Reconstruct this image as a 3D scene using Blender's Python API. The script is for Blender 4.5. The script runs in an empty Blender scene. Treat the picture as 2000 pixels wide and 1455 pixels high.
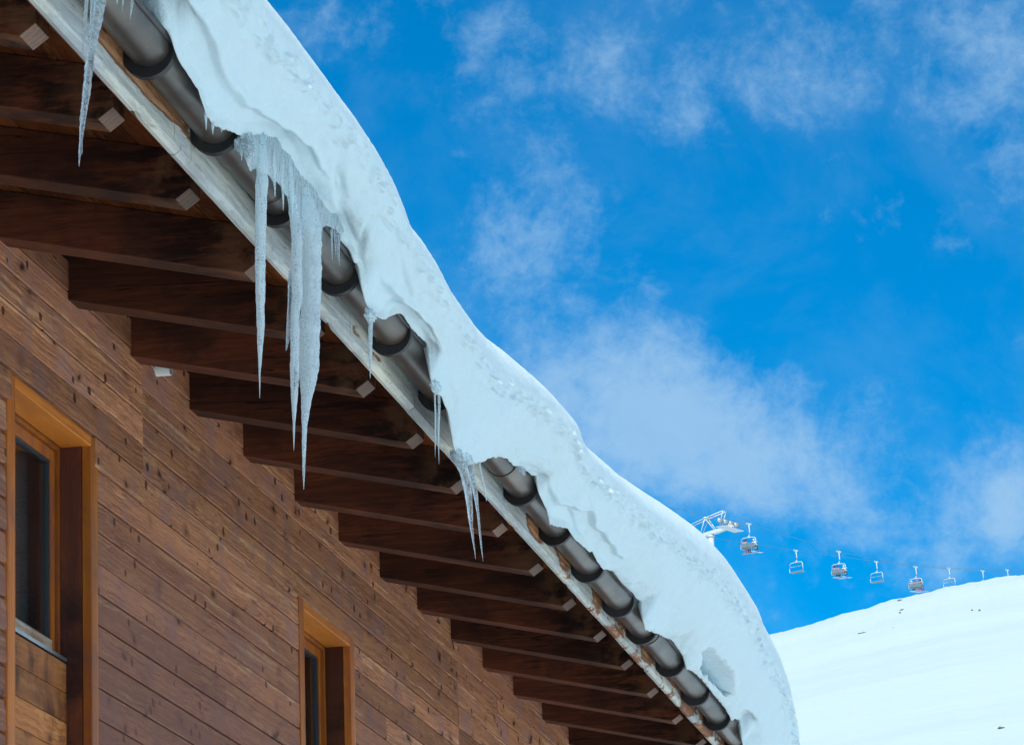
import bpy, bmesh, math, random
from mathutils import Vector, Matrix, noise
import numpy as np
random.seed(7)
S = bpy.context.scene
COL = S.collection

# ------------------------------------------------------------------ camera, sky, sun, exposure
cam_d = bpy.data.cameras.new('camera')
cam = bpy.data.objects.new('camera', cam_d); COL.objects.link(cam)
cam_d.sensor_width = 36; cam_d.lens = 8600/2000*36
cam_d.clip_start = 0.1; cam_d.clip_end = 20000
FPX, VPA, VPB = 8600., (1650., 2083.), -984.
vy = Vector((VPA[0], VPA[1], FPX)).normalized()
vz = Vector((VPB, -(FPX*FPX + VPA[0]*VPB)/VPA[1], FPX)).normalized()
vx = vy.cross(vz)
R = Matrix(((vx[0], -vx[1], -vx[2]), (vy[0], -vy[1], -vy[2]), (vz[0], -vz[1], -vz[2])))
CAM = Vector((0, 0, 1.7))
cam.matrix_world = Matrix.Translation(CAM) @ R.to_4x4()
S.camera = cam

SUN_DIR = Vector((0.04, -0.69, 0.725)).normalized()      # towards the sun
sun_el = math.asin(SUN_DIR.z); sun_az = math.atan2(SUN_DIR.x, SUN_DIR.y)
sd = bpy.data.lights.new('sun', 'SUN'); sun = bpy.data.objects.new('sun', sd); COL.objects.link(sun)
sd.energy = 3.3; sd.angle = math.radians(0.5); sd.color = (1.0, 0.97, 0.93)
sun.rotation_euler = SUN_DIR.to_track_quat('Z', 'Y').to_euler()

W = bpy.data.worlds.new('World'); S.world = W; W.use_nodes = True
S.view_settings.view_transform = 'Standard'; S.view_settings.look = 'None'
S.view_settings.exposure = 0.30; S.view_settings.gamma = 1
S.render.engine = 'CYCLES'
S.cycles.use_denoising = True
S.cycles.max_bounces = 10; S.cycles.transmission_bounces = 10; S.cycles.transparent_max_bounces = 12

class NT:
    """small helper for node trees"""
    def __init__(s, tree):
        s.t = tree; tree.nodes.clear()
    def n(s, typ, **kw):
        nd = s.t.nodes.new(typ)
        for k, v in kw.items():
            if k == 'inp':
                for a, b in v.items():
                    if hasattr(b, 'is_output') or isinstance(b, bpy.types.NodeSocket): s.t.links.new(b, nd.inputs[a])
                    else: nd.inputs[a].default_value = b
            else: setattr(nd, k, v)
        return nd
    def m(s, op, a, b=None, c=None, clamp=False):
        nd = s.t.nodes.new('ShaderNodeMath'); nd.operation = op; nd.use_clamp = clamp
        for i, v in enumerate((a, b, c)):
            if v is None: continue
            if isinstance(v, bpy.types.NodeSocket): s.t.links.new(v, nd.inputs[i])
            else: nd.inputs[i].default_value = v
        return nd.outputs[0]
    def vm(s, op, a, b=None):
        nd = s.t.nodes.new('ShaderNodeVectorMath'); nd.operation = op
        for i, v in enumerate((a, b)):
            if v is None: continue
            if isinstance(v, bpy.types.NodeSocket): s.t.links.new(v, nd.inputs[i])
            else: nd.inputs[i].default_value = v
        return nd.outputs['Value'] if op in ('DOT_PRODUCT', 'LENGTH', 'DISTANCE') else nd.outputs[0]
    def ss(s, x, lo, hi, a=0.0, b=1.0):
        nd = s.t.nodes.new('ShaderNodeMapRange'); nd.interpolation_type = 'SMOOTHSTEP'
        s.t.links.new(x, nd.inputs[0])
        for i, v in zip((1, 2, 3, 4), (lo, hi, a, b)): nd.inputs[i].default_value = v
        return nd.outputs[0]
    def mix(s, f, a, b, mode='MIX'):
        nd = s.t.nodes.new('ShaderNodeMix'); nd.data_type = 'RGBA'; nd.blend_type = mode
        for i, v in ((0, f), (6, a), (7, b)):
            if isinstance(v, bpy.types.NodeSocket): s.t.links.new(v, nd.inputs[i])
            elif i == 0: nd.inputs[i].default_value = v
            else: nd.inputs[i].default_value = (*v[:3], 1)
        return nd.outputs[2]
    def noise(s, vec, scale, detail=4, rough=0.55, dist=0.0, out=0):
        nd = s.t.nodes.new('ShaderNodeTexNoise'); s.t.links.new(vec, nd.inputs['Vector'])
        nd.inputs['Scale'].default_value = scale; nd.inputs['Detail'].default_value = detail
        nd.inputs['Roughness'].default_value = rough; nd.inputs['Distortion'].default_value = dist
        return nd.outputs[out]

def build_world():
    k = NT(W.node_tree)
    sky = k.n('ShaderNodeTexSky', sky_type='NISHITA', sun_disc=False, sun_elevation=sun_el, sun_rotation=sun_az,
              altitude=2200.0, air_density=1.0, dust_density=0.35, ozone_density=2.5)
    hs = k.n('ShaderNodeHueSaturation', inp={'Hue': 0.485, 'Saturation': SKY_SAT, 'Value': 1.0, 'Color': sky.outputs[0]})
    col = k.mix(1.0, hs.outputs[0], SKY_TINT, 'MULTIPLY')
    d = k.n('ShaderNodeTexCoord').outputs['Generated']
    ex, ey, ef = (0.9827, 0.1833, -0.0275), (-0.0703, 0.2314, -0.9703), (-0.1715, 0.9554, 0.2403)
    fw = k.m('MAXIMUM', k.vm('DOT_PRODUCT', d, ef), 0.05)
    a = k.m('DIVIDE', k.vm('DOT_PRODUCT', d, ex), fw)
    b = k.m('DIVIDE', k.vm('DOT_PRODUCT', d, ey), fw)
    # wind-drawn cloud patches over the slope, each at its own bearing and height
    blobs = [(1130,110,150,120,.58),(1400,190,190,90,.50),(1330,250,70,50,.5),(1640,90,250,120,.48),(1850,190,120,70,.45),(1960,290,110,110,.85),
             (1000,430,200,140,.48),(940,520,110,90,.55),(1160,740,220,130,1.15),(1300,860,230,120,1.1),(1480,890,180,75,1.05),(1420,960,220,70,.75),
             (1960,1000,150,130,1.7),(1800,1090,150,60,.6),(1620,990,120,60,.85),(950,55,60,40,.5),(920,135,30,22,.5),(1960,80,110,90,.5),
             (640,50,110,60,.45),(1500,330,500,70,-.25),(1650,620,380,150,-.42),(1620,1130,170,70,-.5),(1230,360,60,40,.55),(1640,575,50,20,.25)]
    tot = None
    nvec = k.n('ShaderNodeCombineXYZ', inp={'X': a, 'Y': b, 'Z': 0.37}).outputs[0]
    wx = k.m('MULTIPLY', k.m('SUBTRACT', k.noise(nvec, 26, 4, .6), .5), .016)
    aw = k.m('ADD', a, wx)
    for (x, y, rx, ry, w) in blobs:
        dx = k.m('DIVIDE', k.m('SUBTRACT', aw, (x-1000)/8600), rx/8600)
        dy = k.m('DIVIDE', k.m('SUBTRACT', b, (y-727)/8600), ry/8600)
        r2 = k.m('ADD', k.m('MULTIPLY', dx, dx), k.m('MULTIPLY', dy, dy))
        g = k.m('MULTIPLY', k.m('POWER', 2.718, k.m('MULTIPLY', r2, -1.0)), w)
        tot = g if tot is None else k.m('ADD', tot, g)
    n1 = k.noise(nvec, 34, 9, .62, .35)
    n2 = k.noise(nvec, 150, 8, .68, .3)
    t = k.m('ADD', k.m('MULTIPLY', k.m('SUBTRACT', n1, .5), 3.6), k.m('MULTIPLY', k.m('SUBTRACT', n2, .5), 1.7))
    t = k.m('ADD', t, tot)
    cm = k.m('ADD', k.ss(t, 0.05, 2.0, 0.0, CLOUD_MAX), k.m('MULTIPLY', k.ss(k.noise(nvec, 22, 7, .62, .4), .40, .68), .075))
    # elsewhere in the sky: unseen bright cloud from plain noise, added to light the wall
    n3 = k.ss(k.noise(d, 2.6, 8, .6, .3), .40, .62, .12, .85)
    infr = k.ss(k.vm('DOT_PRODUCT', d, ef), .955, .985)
    fin = k.mix(k.m('MULTIPLY', n3, k.m('SUBTRACT', 1.0, infr)), k.mix(k.m('MULTIPLY', cm, infr), col, CLOUD_COL), CLOUD_FILL)
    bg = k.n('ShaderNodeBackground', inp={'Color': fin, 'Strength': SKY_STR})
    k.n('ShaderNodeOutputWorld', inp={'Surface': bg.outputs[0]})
SKY_STR = 0.108; SKY_SAT = 1.9; SKY_TINT = (0.8, 0.87, 1.02); CLOUD_MAX = 0.66; CLOUD_COL = (3.3, 5.0, 6.6); CLOUD_FILL = (6.6, 6.6, 6.4)
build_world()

# ------------------------------------------------------------------ helpers
def mat(name):
    m = bpy.data.materials.new(name); m.use_nodes = True
    return m, NT(m.node_tree)
def finish(k, color, rough=.6, metal=0., normal=None, **extra):
    inp = {'Base Color': color if isinstance(color, bpy.types.NodeSocket) else (*color[:3], 1), 'Roughness': rough, 'Metallic': metal}
    if normal is not None: inp['Normal'] = normal
    inp.update(extra)
    p = k.n('ShaderNodeBsdfPrincipled', inp=inp)
    k.n('ShaderNodeOutputMaterial', inp={'Surface': p.outputs[0]})
    return p
def bump(k, h, dist, strength=1.0, prev=None):
    inp = {'Height': h, 'Distance': dist, 'Strength': strength}
    if prev is not None: inp['Normal'] = prev
    return k.n('ShaderNodeBump', inp=inp).outputs[0]

class MB:
    """collects shapes of one mesh"""
    def __init__(s): s.v = []; s.f = []; s.r = []; s.mi = []; s.cur = 0.0; s.slot = 0; s.smooth = []; s.sm = False
    def add(s, vs, fs):
        o = len(s.v); s.v += [tuple(p) for p in vs]; s.r += [s.cur]*len(vs)
        for q in fs: s.f.append([o+i for i in q]); s.mi.append(s.slot); s.smooth.append(s.sm)
    def box(s, x0, x1, y0, y1, z0, z1):
        s.add([(x0,y0,z0),(x1,y0,z0),(x1,y1,z0),(x0,y1,z0),(x0,y0,z1),(x1,y0,z1),(x1,y1,z1),(x0,y1,z1)],
              [(0,3,2,1),(4,5,6,7),(0,1,5,4),(1,2,6,5),(2,3,7,6),(3,0,4,7)])
    def prism_y(s, poly, y0, y1, slots=None):
        n = len(poly)
        s.add([(x,y0,z) for x,z in poly]+[(x,y1,z) for x,z in poly],
              [tuple(range(n)), tuple(range(2*n-1, n-1, -1))] + [(i, i+n, (i+1)%n+n, (i+1)%n) for i in range(n)])
        if slots:
            for i, sl in slots.items(): s.mi[len(s.mi)-n+i] = sl
    def tube(s, pts, rad, seg=10, up=(0,0,1), ry=1.0, caps=True):
        pts = [Vector(p) for p in pts]; n = len(pts)
        if not hasattr(rad, '__len__'): rad = [rad]*n
        vs = []; fs = []
        for i, p in enumerate(pts):
            t = (pts[min(i+1, n-1)] - pts[max(i-1, 0)]).normalized()
            u = Vector(up)
            if abs(t.dot(u)) > .98: u = Vector((1, 0, 0))
            a = t.cross(u).normalized(); b = t.cross(a).normalized()
            for j in range(seg):
                th = 2*math.pi*j/seg
                vs.append(p + a*math.cos(th)*rad[i] + b*math.sin(th)*rad[i]*ry)
        for i in range(n-1):
            for j in range(seg):
                k2 = (j+1) % seg
                fs.append((i*seg+j, i*seg+k2, (i+1)*seg+k2, (i+1)*seg+j))
        if caps:
            fs.append(tuple(range(seg-1, -1, -1))); fs.append(tuple((n-1)*seg+j for j in range(seg)))
        s.add(vs, fs)
    def ball(s, c, r, seg=10, rings=7):
        c = Vector(c); r = Vector(r) if hasattr(r, '__len__') else Vector((r, r, r))
        vs = [c+Vector((0,0,r.z))]; fs = []
        for i in range(1, rings):
            ph = math.pi*i/rings
            for j in range(seg):
                th = 2*math.pi*j/seg
                vs.append(c+Vector((r.x*math.sin(ph)*math.cos(th), r.y*math.sin(ph)*math.sin(th), r.z*math.cos(ph))))
        vs.append(c-Vector((0,0,r.z)))
        for j in range(seg): fs.append((0, 1+j, 1+(j+1)%seg))
        for i in range(rings-2):
            for j in range(seg): fs.append((1+i*seg+j, 1+(i+1)*seg+j, 1+(i+1)*seg+(j+1)%seg, 1+i*seg+(j+1)%seg))
        last = len(vs)-1; o = 1+(rings-2)*seg
        for j in range(seg): fs.append((last, o+(j+1)%seg, o+j))
        s.add(vs, fs)
    def build(s, name, mats, parent=None, bevel=0, smooth=None):
        me = bpy.data.meshes.new(name); me.from_pydata(s.v, [], s.f); me.update()
        a = me.attributes.new('rnd', 'FLOAT', 'POINT'); a.data.foreach_set('value', s.r)
        if not isinstance(mats, (list, tuple)): mats = [mats]
        for m in mats: me.materials.append(m)
        me.polygons.foreach_set('material_index', s.mi)
        me.polygons.foreach_set('use_smooth', [smooth]*len(s.f) if smooth is not None else s.smooth)
        bm = bmesh.new(); bm.from_mesh(me); bmesh.ops.recalc_face_normals(bm, faces=bm.faces); bm.to_mesh(me); bm.free()
        o = bpy.data.objects.new(name, me); COL.objects.link(o)
        if parent is not None:
            o.parent = parent
            o.matrix_parent_inverse = parent.matrix_world.inverted() if parent.type != 'EMPTY' else Matrix.Translation(-Vector(WLOC[parent.name]))
        if bevel:
            b = o.modifiers.new('bevel', 'BEVEL'); b.width = bevel; b.segments = 2; b.limit_method = 'ANGLE'
        return o
WLOC = {}
def empty(name, loc, label=None, cat=None, group=None, parent=None):
    o = bpy.data.objects.new(name, None); COL.objects.link(o); o.location = loc; o.empty_display_size = .2
    WLOC[o.name] = tuple(loc)
    tag(o, label, cat, group)
    return o
def tag(o, label=None, cat=None, group=None, kind=None):
    if label: o['label'] = label
    if cat: o['category'] = cat
    if group: o['group'] = group
    if kind: o['kind'] = kind
    return o
def fbm(x, y, z, o=4):
    return noise.fractal(Vector((x, y, z)), 1.0, 2.0, o, noise_basis='PERLIN_ORIGINAL')
def lerp(a, b, t): return a+(b-a)*t
def sst(a, b, x):
    t = min(1, max(0, (x-a)/(b-a))); return t*t*(3-2*t)

# ------------------------------------------------------------------ materials
def wood(name, cA, cB, cD, grain='Y', spec=.12, knot=.5, stain=None, stain_amt=.5, rough=.62, end_dark=0., grain_c=.5, bumpd=.0015, cl=None, cl_amt=0., knot_sc=2.3, peel=None, stretch=.55, cross=1., wave=.22, nails=False, cracks=0):
    m, k = mat(name)
    obj = k.n('ShaderNodeTexCoord').outputs['Object']
    rnd = k.n('ShaderNodeAttribute', attribute_name='rnd').outputs['Fac']
    off = k.n('ShaderNodeCombineXYZ', inp={'X': k.m('MULTIPLY', rnd, 7.3), 'Y': k.m('MULTIPLY', rnd, 31.7), 'Z': k.m('MULTIPLY', rnd, 13.1)}).outputs[0]
    v = k.vm('ADD', obj, off)
    g = {'X': (1, 9, 9), 'Y': (9, 1, 9), 'Z': (9, 9, 1)}[grain]
    vs = k.vm('MULTIPLY', v, tuple(q*cross if q > 1 else stretch for q in g))
    warp = k.noise(v, 5.0, 3, .5, 0, out=1)
    vw = k.vm('ADD', vs, k.vm('MULTIPLY', k.vm('SUBTRACT', warp, (.5,.5,.5)), tuple(.35 if q > 1 else .12 for q in g)))
    fine = k.noise(vw, 13.0, 5, .6)
    mid = k.noise(vw, 1.3, 4, .6, .25)
    big = k.noise(v, 1.7, 3, .6)
    col = k.mix(k.ss(mid, .3, .7), cA, cB)
    # annual rings drawn as long bands
    wv = k.n('ShaderNodeTexWave', wave_type='BANDS', bands_direction={'X': 'Z', 'Y': 'Z', 'Z': 'Y'}[grain], inp={'Vector': k.vm('MULTIPLY', v, {'X': (.14,1,1), 'Y': (1,.14,1), 'Z': (1,1,.14)}[grain]), 'Scale': 11.0, 'Distortion': 5.0, 'Detail': 3.0, 'Detail Scale': .8}).outputs['Fac']
    gl = k.m('ADD', k.m('MULTIPLY', fine, 1-wave), k.m('MULTIPLY', wv, wave))
    col = k.mix(k.m('MULTIPLY', k.m('MULTIPLY', k.ss(gl, .56, .42), k.ss(k.noise(v, 1.9, 3, .5), .3, .7, .45, 1.0)), grain_c), col, cD)
    if cl: col = k.mix(k.m('MULTIPLY', k.ss(k.noise(vw, 2.6, 6, .7), .52, .72), cl_amt), col, cl)
    if cracks:
        cn = k.noise(k.vm('MULTIPLY', v, {'X': (.7,5,17), 'Y': (5,.7,17), 'Z': (17,5,.7)}[grain]), 1.0, 3, .5, .2)
        ck = k.m('MULTIPLY', k.ss(k.m('ABSOLUTE', k.m('SUBTRACT', cn, .5)), .010, .002), k.ss(k.noise(v, 2.3, 3, .5), .45, .6))
        col = k.mix(k.m('MULTIPLY', ck, cracks), col, (.008,.005,.004))
    if stain:
        st = k.m('MULTIPLY', k.ss(k.noise(v, 2.8, 6, .65, .5), .47, .66), stain_amt)
        col = k.mix(st, col, stain)
    kn = None
    if knot:
        kv = k.vm('ADD', k.vm('MULTIPLY', v, {'X': (.55,1,1), 'Y': (1,.55,1), 'Z': (1,1,.55)}[grain]), k.vm('MULTIPLY', k.vm('SUBTRACT', warp, (.5,.5,.5)), (.12,.12,.12)))
        kv = k.vm('MULTIPLY', kv, {'X': (1,0,1), 'Y': (0,1,1), 'Z': (0,1,1)}[grain])
        vo = k.n('ShaderNodeTexVoronoi', feature='F1', inp={'Vector': kv, 'Scale': knot_sc*2.2, 'Randomness': 1.0}).outputs['Distance']
        kn = k.ss(vo, .13, .05)
        halo = k.ss(vo, .30, .08)
        col = k.mix(k.m('MULTIPLY', halo, .45*knot), col, cD)
        col = k.mix(k.m('MULTIPLY', kn, knot), col, tuple(c*.35 for c in cD))
    # individual boards differ in tone
    tone = k.m('ADD', .66, k.m('MULTIPLY', k.m('FRACT', k.m('MULTIPLY', rnd, 57.31)), .60))
    col = k.mix(1.0, col, k.n('ShaderNodeCombineXYZ', inp={'X': tone, 'Y': tone, 'Z': tone}).outputs[0], 'MULTIPLY')
    if end_dark:
        x = k.n('ShaderNodeSeparateXYZ', inp={0: obj}).outputs[0]
        nz = k.noise(k.vm('MULTIPLY', v, (3.5, 6, 14)), 1.6, 5, .65)
        w = k.m('MULTIPLY', k.ss(x, -3.62, -3.10), k.ss(nz, .43, .56))
        col = k.mix(k.m('MULTIPLY', w, end_dark), col, (.006, .004, .004))
        w2 = k.m('MULTIPLY', k.ss(x, -3.24, -3.08), k.ss(k.noise(v, 11, 4, .6), .4, .6))
        col = k.mix(k.m('MULTIPLY', w2, .6), col, (.17, .085, .042))
    if peel: col = peel(k, obj, v, vw, col, gl)
    h = k.m('ADD', k.m('MULTIPLY', gl, 1.0), k.m('MULTIPLY', mid, .6))
    if nails:
        kv2 = k.vm('MULTIPLY', k.vm('ADD', v, k.vm('MULTIPLY', k.vm('SUBTRACT', warp, (.5,.5,.5)), (.05,.05,.05))), (0, 1, 1.15))
        v2 = k.n('ShaderNodeTexVoronoi', feature='F1', inp={'Vector': kv2, 'Scale': 9.5, 'Randomness': 1.0})
        sz = k.n('ShaderNodeSeparateColor', inp={0: v2.outputs['Color']}).outputs[0]
        rad = k.m('MULTIPLY', k.ss(sz, .35, 1.0), .17)
        sp = k.ss(k.m('SUBTRACT', v2.outputs['Distance'], rad), .03, -.03)
        sp = k.m('MULTIPLY', sp, k.ss(sz, .40, .46))
        col = k.mix(k.m('MULTIPLY', sp, .85), col, (.035,.014,.010))
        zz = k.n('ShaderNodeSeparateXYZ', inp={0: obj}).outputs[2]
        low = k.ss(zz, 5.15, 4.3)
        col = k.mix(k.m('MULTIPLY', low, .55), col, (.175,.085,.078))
        h = k.m('SUBTRACT', h, k.m('MULTIPLY', sp, .5))
    if kn is not None: h = k.m('SUBTRACT', h, k.m('MULTIPLY', kn, .6))
    nrm = bump(k, h, bumpd, .9)
    rr = k.m('ADD', rough-.08, k.m('MULTIPLY', fine, .22))
    finish(k, col, rr, 0, nrm, **{'Specular IOR Level': spec})
    return m
M = {}
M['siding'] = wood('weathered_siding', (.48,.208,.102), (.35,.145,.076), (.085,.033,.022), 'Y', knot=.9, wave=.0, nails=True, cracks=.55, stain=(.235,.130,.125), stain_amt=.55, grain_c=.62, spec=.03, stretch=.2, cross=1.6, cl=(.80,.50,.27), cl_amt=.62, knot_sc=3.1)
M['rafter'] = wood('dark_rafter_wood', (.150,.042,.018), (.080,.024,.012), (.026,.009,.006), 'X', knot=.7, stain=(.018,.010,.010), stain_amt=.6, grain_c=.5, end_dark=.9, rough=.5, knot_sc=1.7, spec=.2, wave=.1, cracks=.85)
M['endgrain'] = wood('cut_end_grain', (.25,.155,.115), (.19,.12,.09), (.11,.065,.05), 'Z', knot=0, stain=(.12,.10,.10), stain_amt=.6)
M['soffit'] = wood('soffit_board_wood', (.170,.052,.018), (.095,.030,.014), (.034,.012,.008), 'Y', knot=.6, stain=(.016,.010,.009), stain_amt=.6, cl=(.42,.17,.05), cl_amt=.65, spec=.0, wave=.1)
M['trim'] = wood('varnished_trim_wood', (.50,.160,.022), (.38,.108,.018), (.17,.042,.011), 'Z', knot=.6, stain=(.22,.075,.045), stain_amt=.75, rough=.45, grain_c=.4, bumpd=.0008)
M['trim_h'] = wood('varnished_head_wood', (.56,.180,.022), (.43,.126,.018), (.20,.050,.012), 'Y', knot=.6, stain=(.50,.22,.12), stain_amt=.3, rough=.45, grain_c=.4, bumpd=.0008)
M['jamb'] = wood('dark_jamb_wood', (.150,.045,.020), (.085,.026,.014), (.026,.010,.008), 'Z', knot=.6, stain=(.012,.008,.010), stain_amt=.8, rough=.5)
M['infill'] = wood('faded_infill_wood', (.44,.165,.050), (.32,.110,.036), (.11,.034,.014), 'Y', knot=.6, stain=(.05,.022,.013), stain_amt=.85, cl=(.58,.30,.12), cl_amt=.5, wave=.04)
M['weathered_sash'] = wood('flaking_sash_wood', (.50,.40,.29), (.42,.36,.30), (.22,.10,.045), 'Y', knot=0, stain=(.26,.11,.05), stain_amt=.8, rough=.6)

def peel_fn(k, obj, v, vw, col, gl):
    sp = k.n('ShaderNodeSeparateXYZ', inp={0: obj}).outputs
    y, z = sp[1], sp[2]
    cream = k.ss(k.noise(k.vm('MULTIPLY', v, (1, .5, 1)), 3.2, 4, .6), .35, .65)
    paint = k.mix(cream, (.50,.55,.56), (.66,.64,.53))
    paint = k.mix(k.m('MULTIPLY', k.ss(k.noise(vw, 2.4, 7, .75), .56, .40), .62), paint, (.27,.29,.30))
    # dark drip and crack marks
    drip = k.ss(k.noise(k.vm('MULTIPLY', v, (1, 7, 1.6)), 2.4, 5, .7), .62, .70)
    paint = k.mix(k.m('MULTIPLY', drip, .8), paint, (.055,.05,.045))
    crack = k.ss(k.noise(k.vm('MULTIPLY', v, (1, 1.3, 20)), 2.2, 6, .7), .63, .69)
    paint = k.mix(k.m('MULTIPLY', crack, .7), paint, (.07,.06,.06))
    # bare wood where the paint has gone: ragged spots plus most of the far half
    n = k.noise(k.vm('MULTIPLY', v, (1, 1.1, 7)), 1.7, 7, .68, .6)
    f = k.m('ADD', k.m('MULTIPLY', k.m('SUBTRACT', n, .5), 3.2), k.ss(y, 16.6, 18.4, -.70, .30))
    for (cy, cz, ry, rz, w) in [(10.85, 5.296, .55, .040, 2.6), (13.42, 5.262, .12, .05, .95), (13.75, 5.245, .25, .016, .9), (16.65, 5.26, .22, .045, 2.2), (12.05, 5.31, .08, .03, .5), (17.3, 5.27, .3, .06, 1.2)]:
        dy = k.m('DIVIDE', k.m('SUBTRACT', y, cy), ry); dz = k.m('DIVIDE', k.m('SUBTRACT', z, cz), rz)
        g = k.m('MULTIPLY', k.m('POWER', 2.718, k.m('MULTIPLY', k.m('ADD', k.m('MULTIPLY', dy, dy), k.m('MULTIPLY', dz, dz)), -1.0)), w)
        f = k.m('ADD', f, g)
    edge = k.m('MULTIPLY', k.ss(f, .12, .30), k.ss(f, .75, .40))
    bare = k.mix(k.m('MULTIPLY', edge, .75), col, (.15,.065,.04))
    return k.mix(k.ss(f, .15, .32), paint, bare)
M['fascia'] = wood('flaking_painted_fascia', (.56,.29,.14), (.40,.19,.10), (.15,.055,.03), 'Y', knot=.3, grain_c=.75, cl=(.55,.40,.25), cl_amt=.6, bumpd=.003, rough=.7, peel=peel_fn)
M['batten'] = wood('eaves_batten_wood', (.20,.105,.065), (.13,.065,.042), (.05,.025,.018), 'Y', knot=.5, stain=(.07,.06,.055), stain_amt=.7, cl=(.18,.11,.07), cl_amt=.4)

def metal_mat():
    m, k = mat('dull_zinc')
    o = k.n('ShaderNodeTexCoord').outputs['Object']
    n1 = k.noise(k.vm('MULTIPLY', o, (1, .5, 1)), 7, 5, .6, .4)
    n2 = k.noise(o, 2.2, 3, .5)
    c = k.mix(k.ss(n1, .35, .68), (.092,.082,.068), (.052,.047,.044))
    c = k.mix(k.m('MULTIPLY', k.ss(n2, .5, .7), .5), c, (.16,.115,.08))
    spots = k.ss(k.noise(o, 60, 3, .6), .70, .76)
    c = k.mix(k.m('MULTIPLY', spots, .5), c, (.4,.42,.42))
    finish(k, c, k.m('ADD', .22, k.m('MULTIPLY', n1, .28)), .5, bump(k, k.m('ADD', n1, k.m('MULTIPLY', n2, 2.)), .004, .4))
    return m
M['zinc'] = metal_mat()
def simple(name, col, rough=.6, metal=0., nsc=0, namt=.3, bd=0, **e):
    m, k = mat(name)
    c = col; nr = None
    if nsc:
        o = k.n('ShaderNodeTexCoord').outputs['Object']
        n = k.noise(o, nsc, 4, .6)
        c = k.mix(k.m('MULTIPLY', k.ss(n, .35, .7), namt), col, tuple(x*.55 for x in col))
        if bd: nr = bump(k, n, bd)
    finish(k, c, rough, metal, nr, **e)
    return m
M['iron'] = simple('black_coated_iron', (.012,.012,.013), .55, .2, 30, .5, .001)
M['bead'] = simple('tarnished_rim_metal', (.055,.050,.055), .5, .5, 9, .7, .001)
M['flashing'] = simple('teal_roof_sheet', (.055,.105,.105), .45, .3, 6, .5, .001)
M['backing'] = simple('dark_gap', (.008,.006,.005), .9)
M['pipe'] = simple('off_white_plastic', (.55,.55,.50), .45, 0, 12, .3)
M['alu'] = simple('grey_sill_metal', (.32,.35,.38), .3, .8, 10, .3)
M['gasket'] = simple('black_glazing_seal', (.03,.035,.04), .35)
M['tile'] = simple('dark_interior_tile', (.62,.80,.86), .25, 0, 8, .4)
M['room'] = simple('dark_room', (.10,.13,.15), .8)
M['galv'] = simple('galvanised_steel', (.60,.66,.66), .45, .15, 6, .2)
M['rubber'] = simple('dark_seat_cushion', (.18,.25,.29), .6)
M['cable'] = simple('steel_rope', (.16,.18,.20), .5, .5)
M['rock'] = simple('bare_grey_rock', (.30,.33,.34), .85, 0, 3, .6, .05)

def glass_mat():
    m, k = mat('window_glass')
    g = k.n('ShaderNodeBsdfGlossy', inp={'Color': (1, 1, 1, 1), 'Roughness': .02})
    t = k.n('ShaderNodeBsdfTransparent', inp={'Color': (.82, .90, .92, 1)})
    fr = k.n('ShaderNodeFresnel', inp={'IOR': 1.5}).outputs[0]
    mx = k.n('ShaderNodeMixShader', inp={0: k.m('MULTIPLY', fr, .8), 1: t.outputs[0], 2: g.outputs[0]})
    k.n('ShaderNodeOutputMaterial', inp={'Surface': mx.outputs[0]})
    return m
M['glass'] = glass_mat()

def snow_mat(name, big=False):
    m, k = mat(name)
    o = k.n('ShaderNodeTexCoord').outputs['Object']
    if big:
        n1 = k.noise(o, .03, 6, .6); n2 = k.noise(o, .35, 5, .6)
        ns = k.noise(k.vm('MULTIPLY', o, (.012, .05, .05)), 1., 5, .6)
        nr = bump(k, k.m('ADD', k.m('MULTIPLY', n1, 9.), k.m('ADD', n2, k.m('MULTIPLY', ns, 3.))), .12, .7)
        c = k.mix(k.ss(ns, .4, .7), SNOW_A, SNOW_B)
        finish(k, c, .7, 0, nr, **{'Specular IOR Level': .2})
    else:
        n1 = k.noise(o, 9, 5, .6); n2 = k.noise(o, 70, 4, .65); n3 = k.noise(o, 300, 2, .6)
        nr = bump(k, k.m('ADD', k.m('MULTIPLY', n1, 1.6), k.m('ADD', k.m('MULTIPLY', n2, .42), k.m('MULTIPLY', n3, .22))), .014, .7)
        c = k.mix(k.ss(n1, .3, .7), RS_A, RS_B)
        finish(k, c, .55, 0, nr, **{'Specular IOR Level': .25, 'Subsurface Weight': .3, 'Subsurface Radius': (.03, .05, .07), 'Subsurface Scale': .6})
    return m
SNOW_A = (.80, .92, .94); SNOW_B = (.77, .90, .93)
RS_A, RS_B = (.600, .750, .810), (.570, .730, .800)
M['snow'] = snow_mat('roof_snow_crust')
M['ground'] = snow_mat('packed_snow', True)
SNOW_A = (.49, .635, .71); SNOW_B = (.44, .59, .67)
M['field'] = snow_mat('slope_snow', True)

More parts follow.
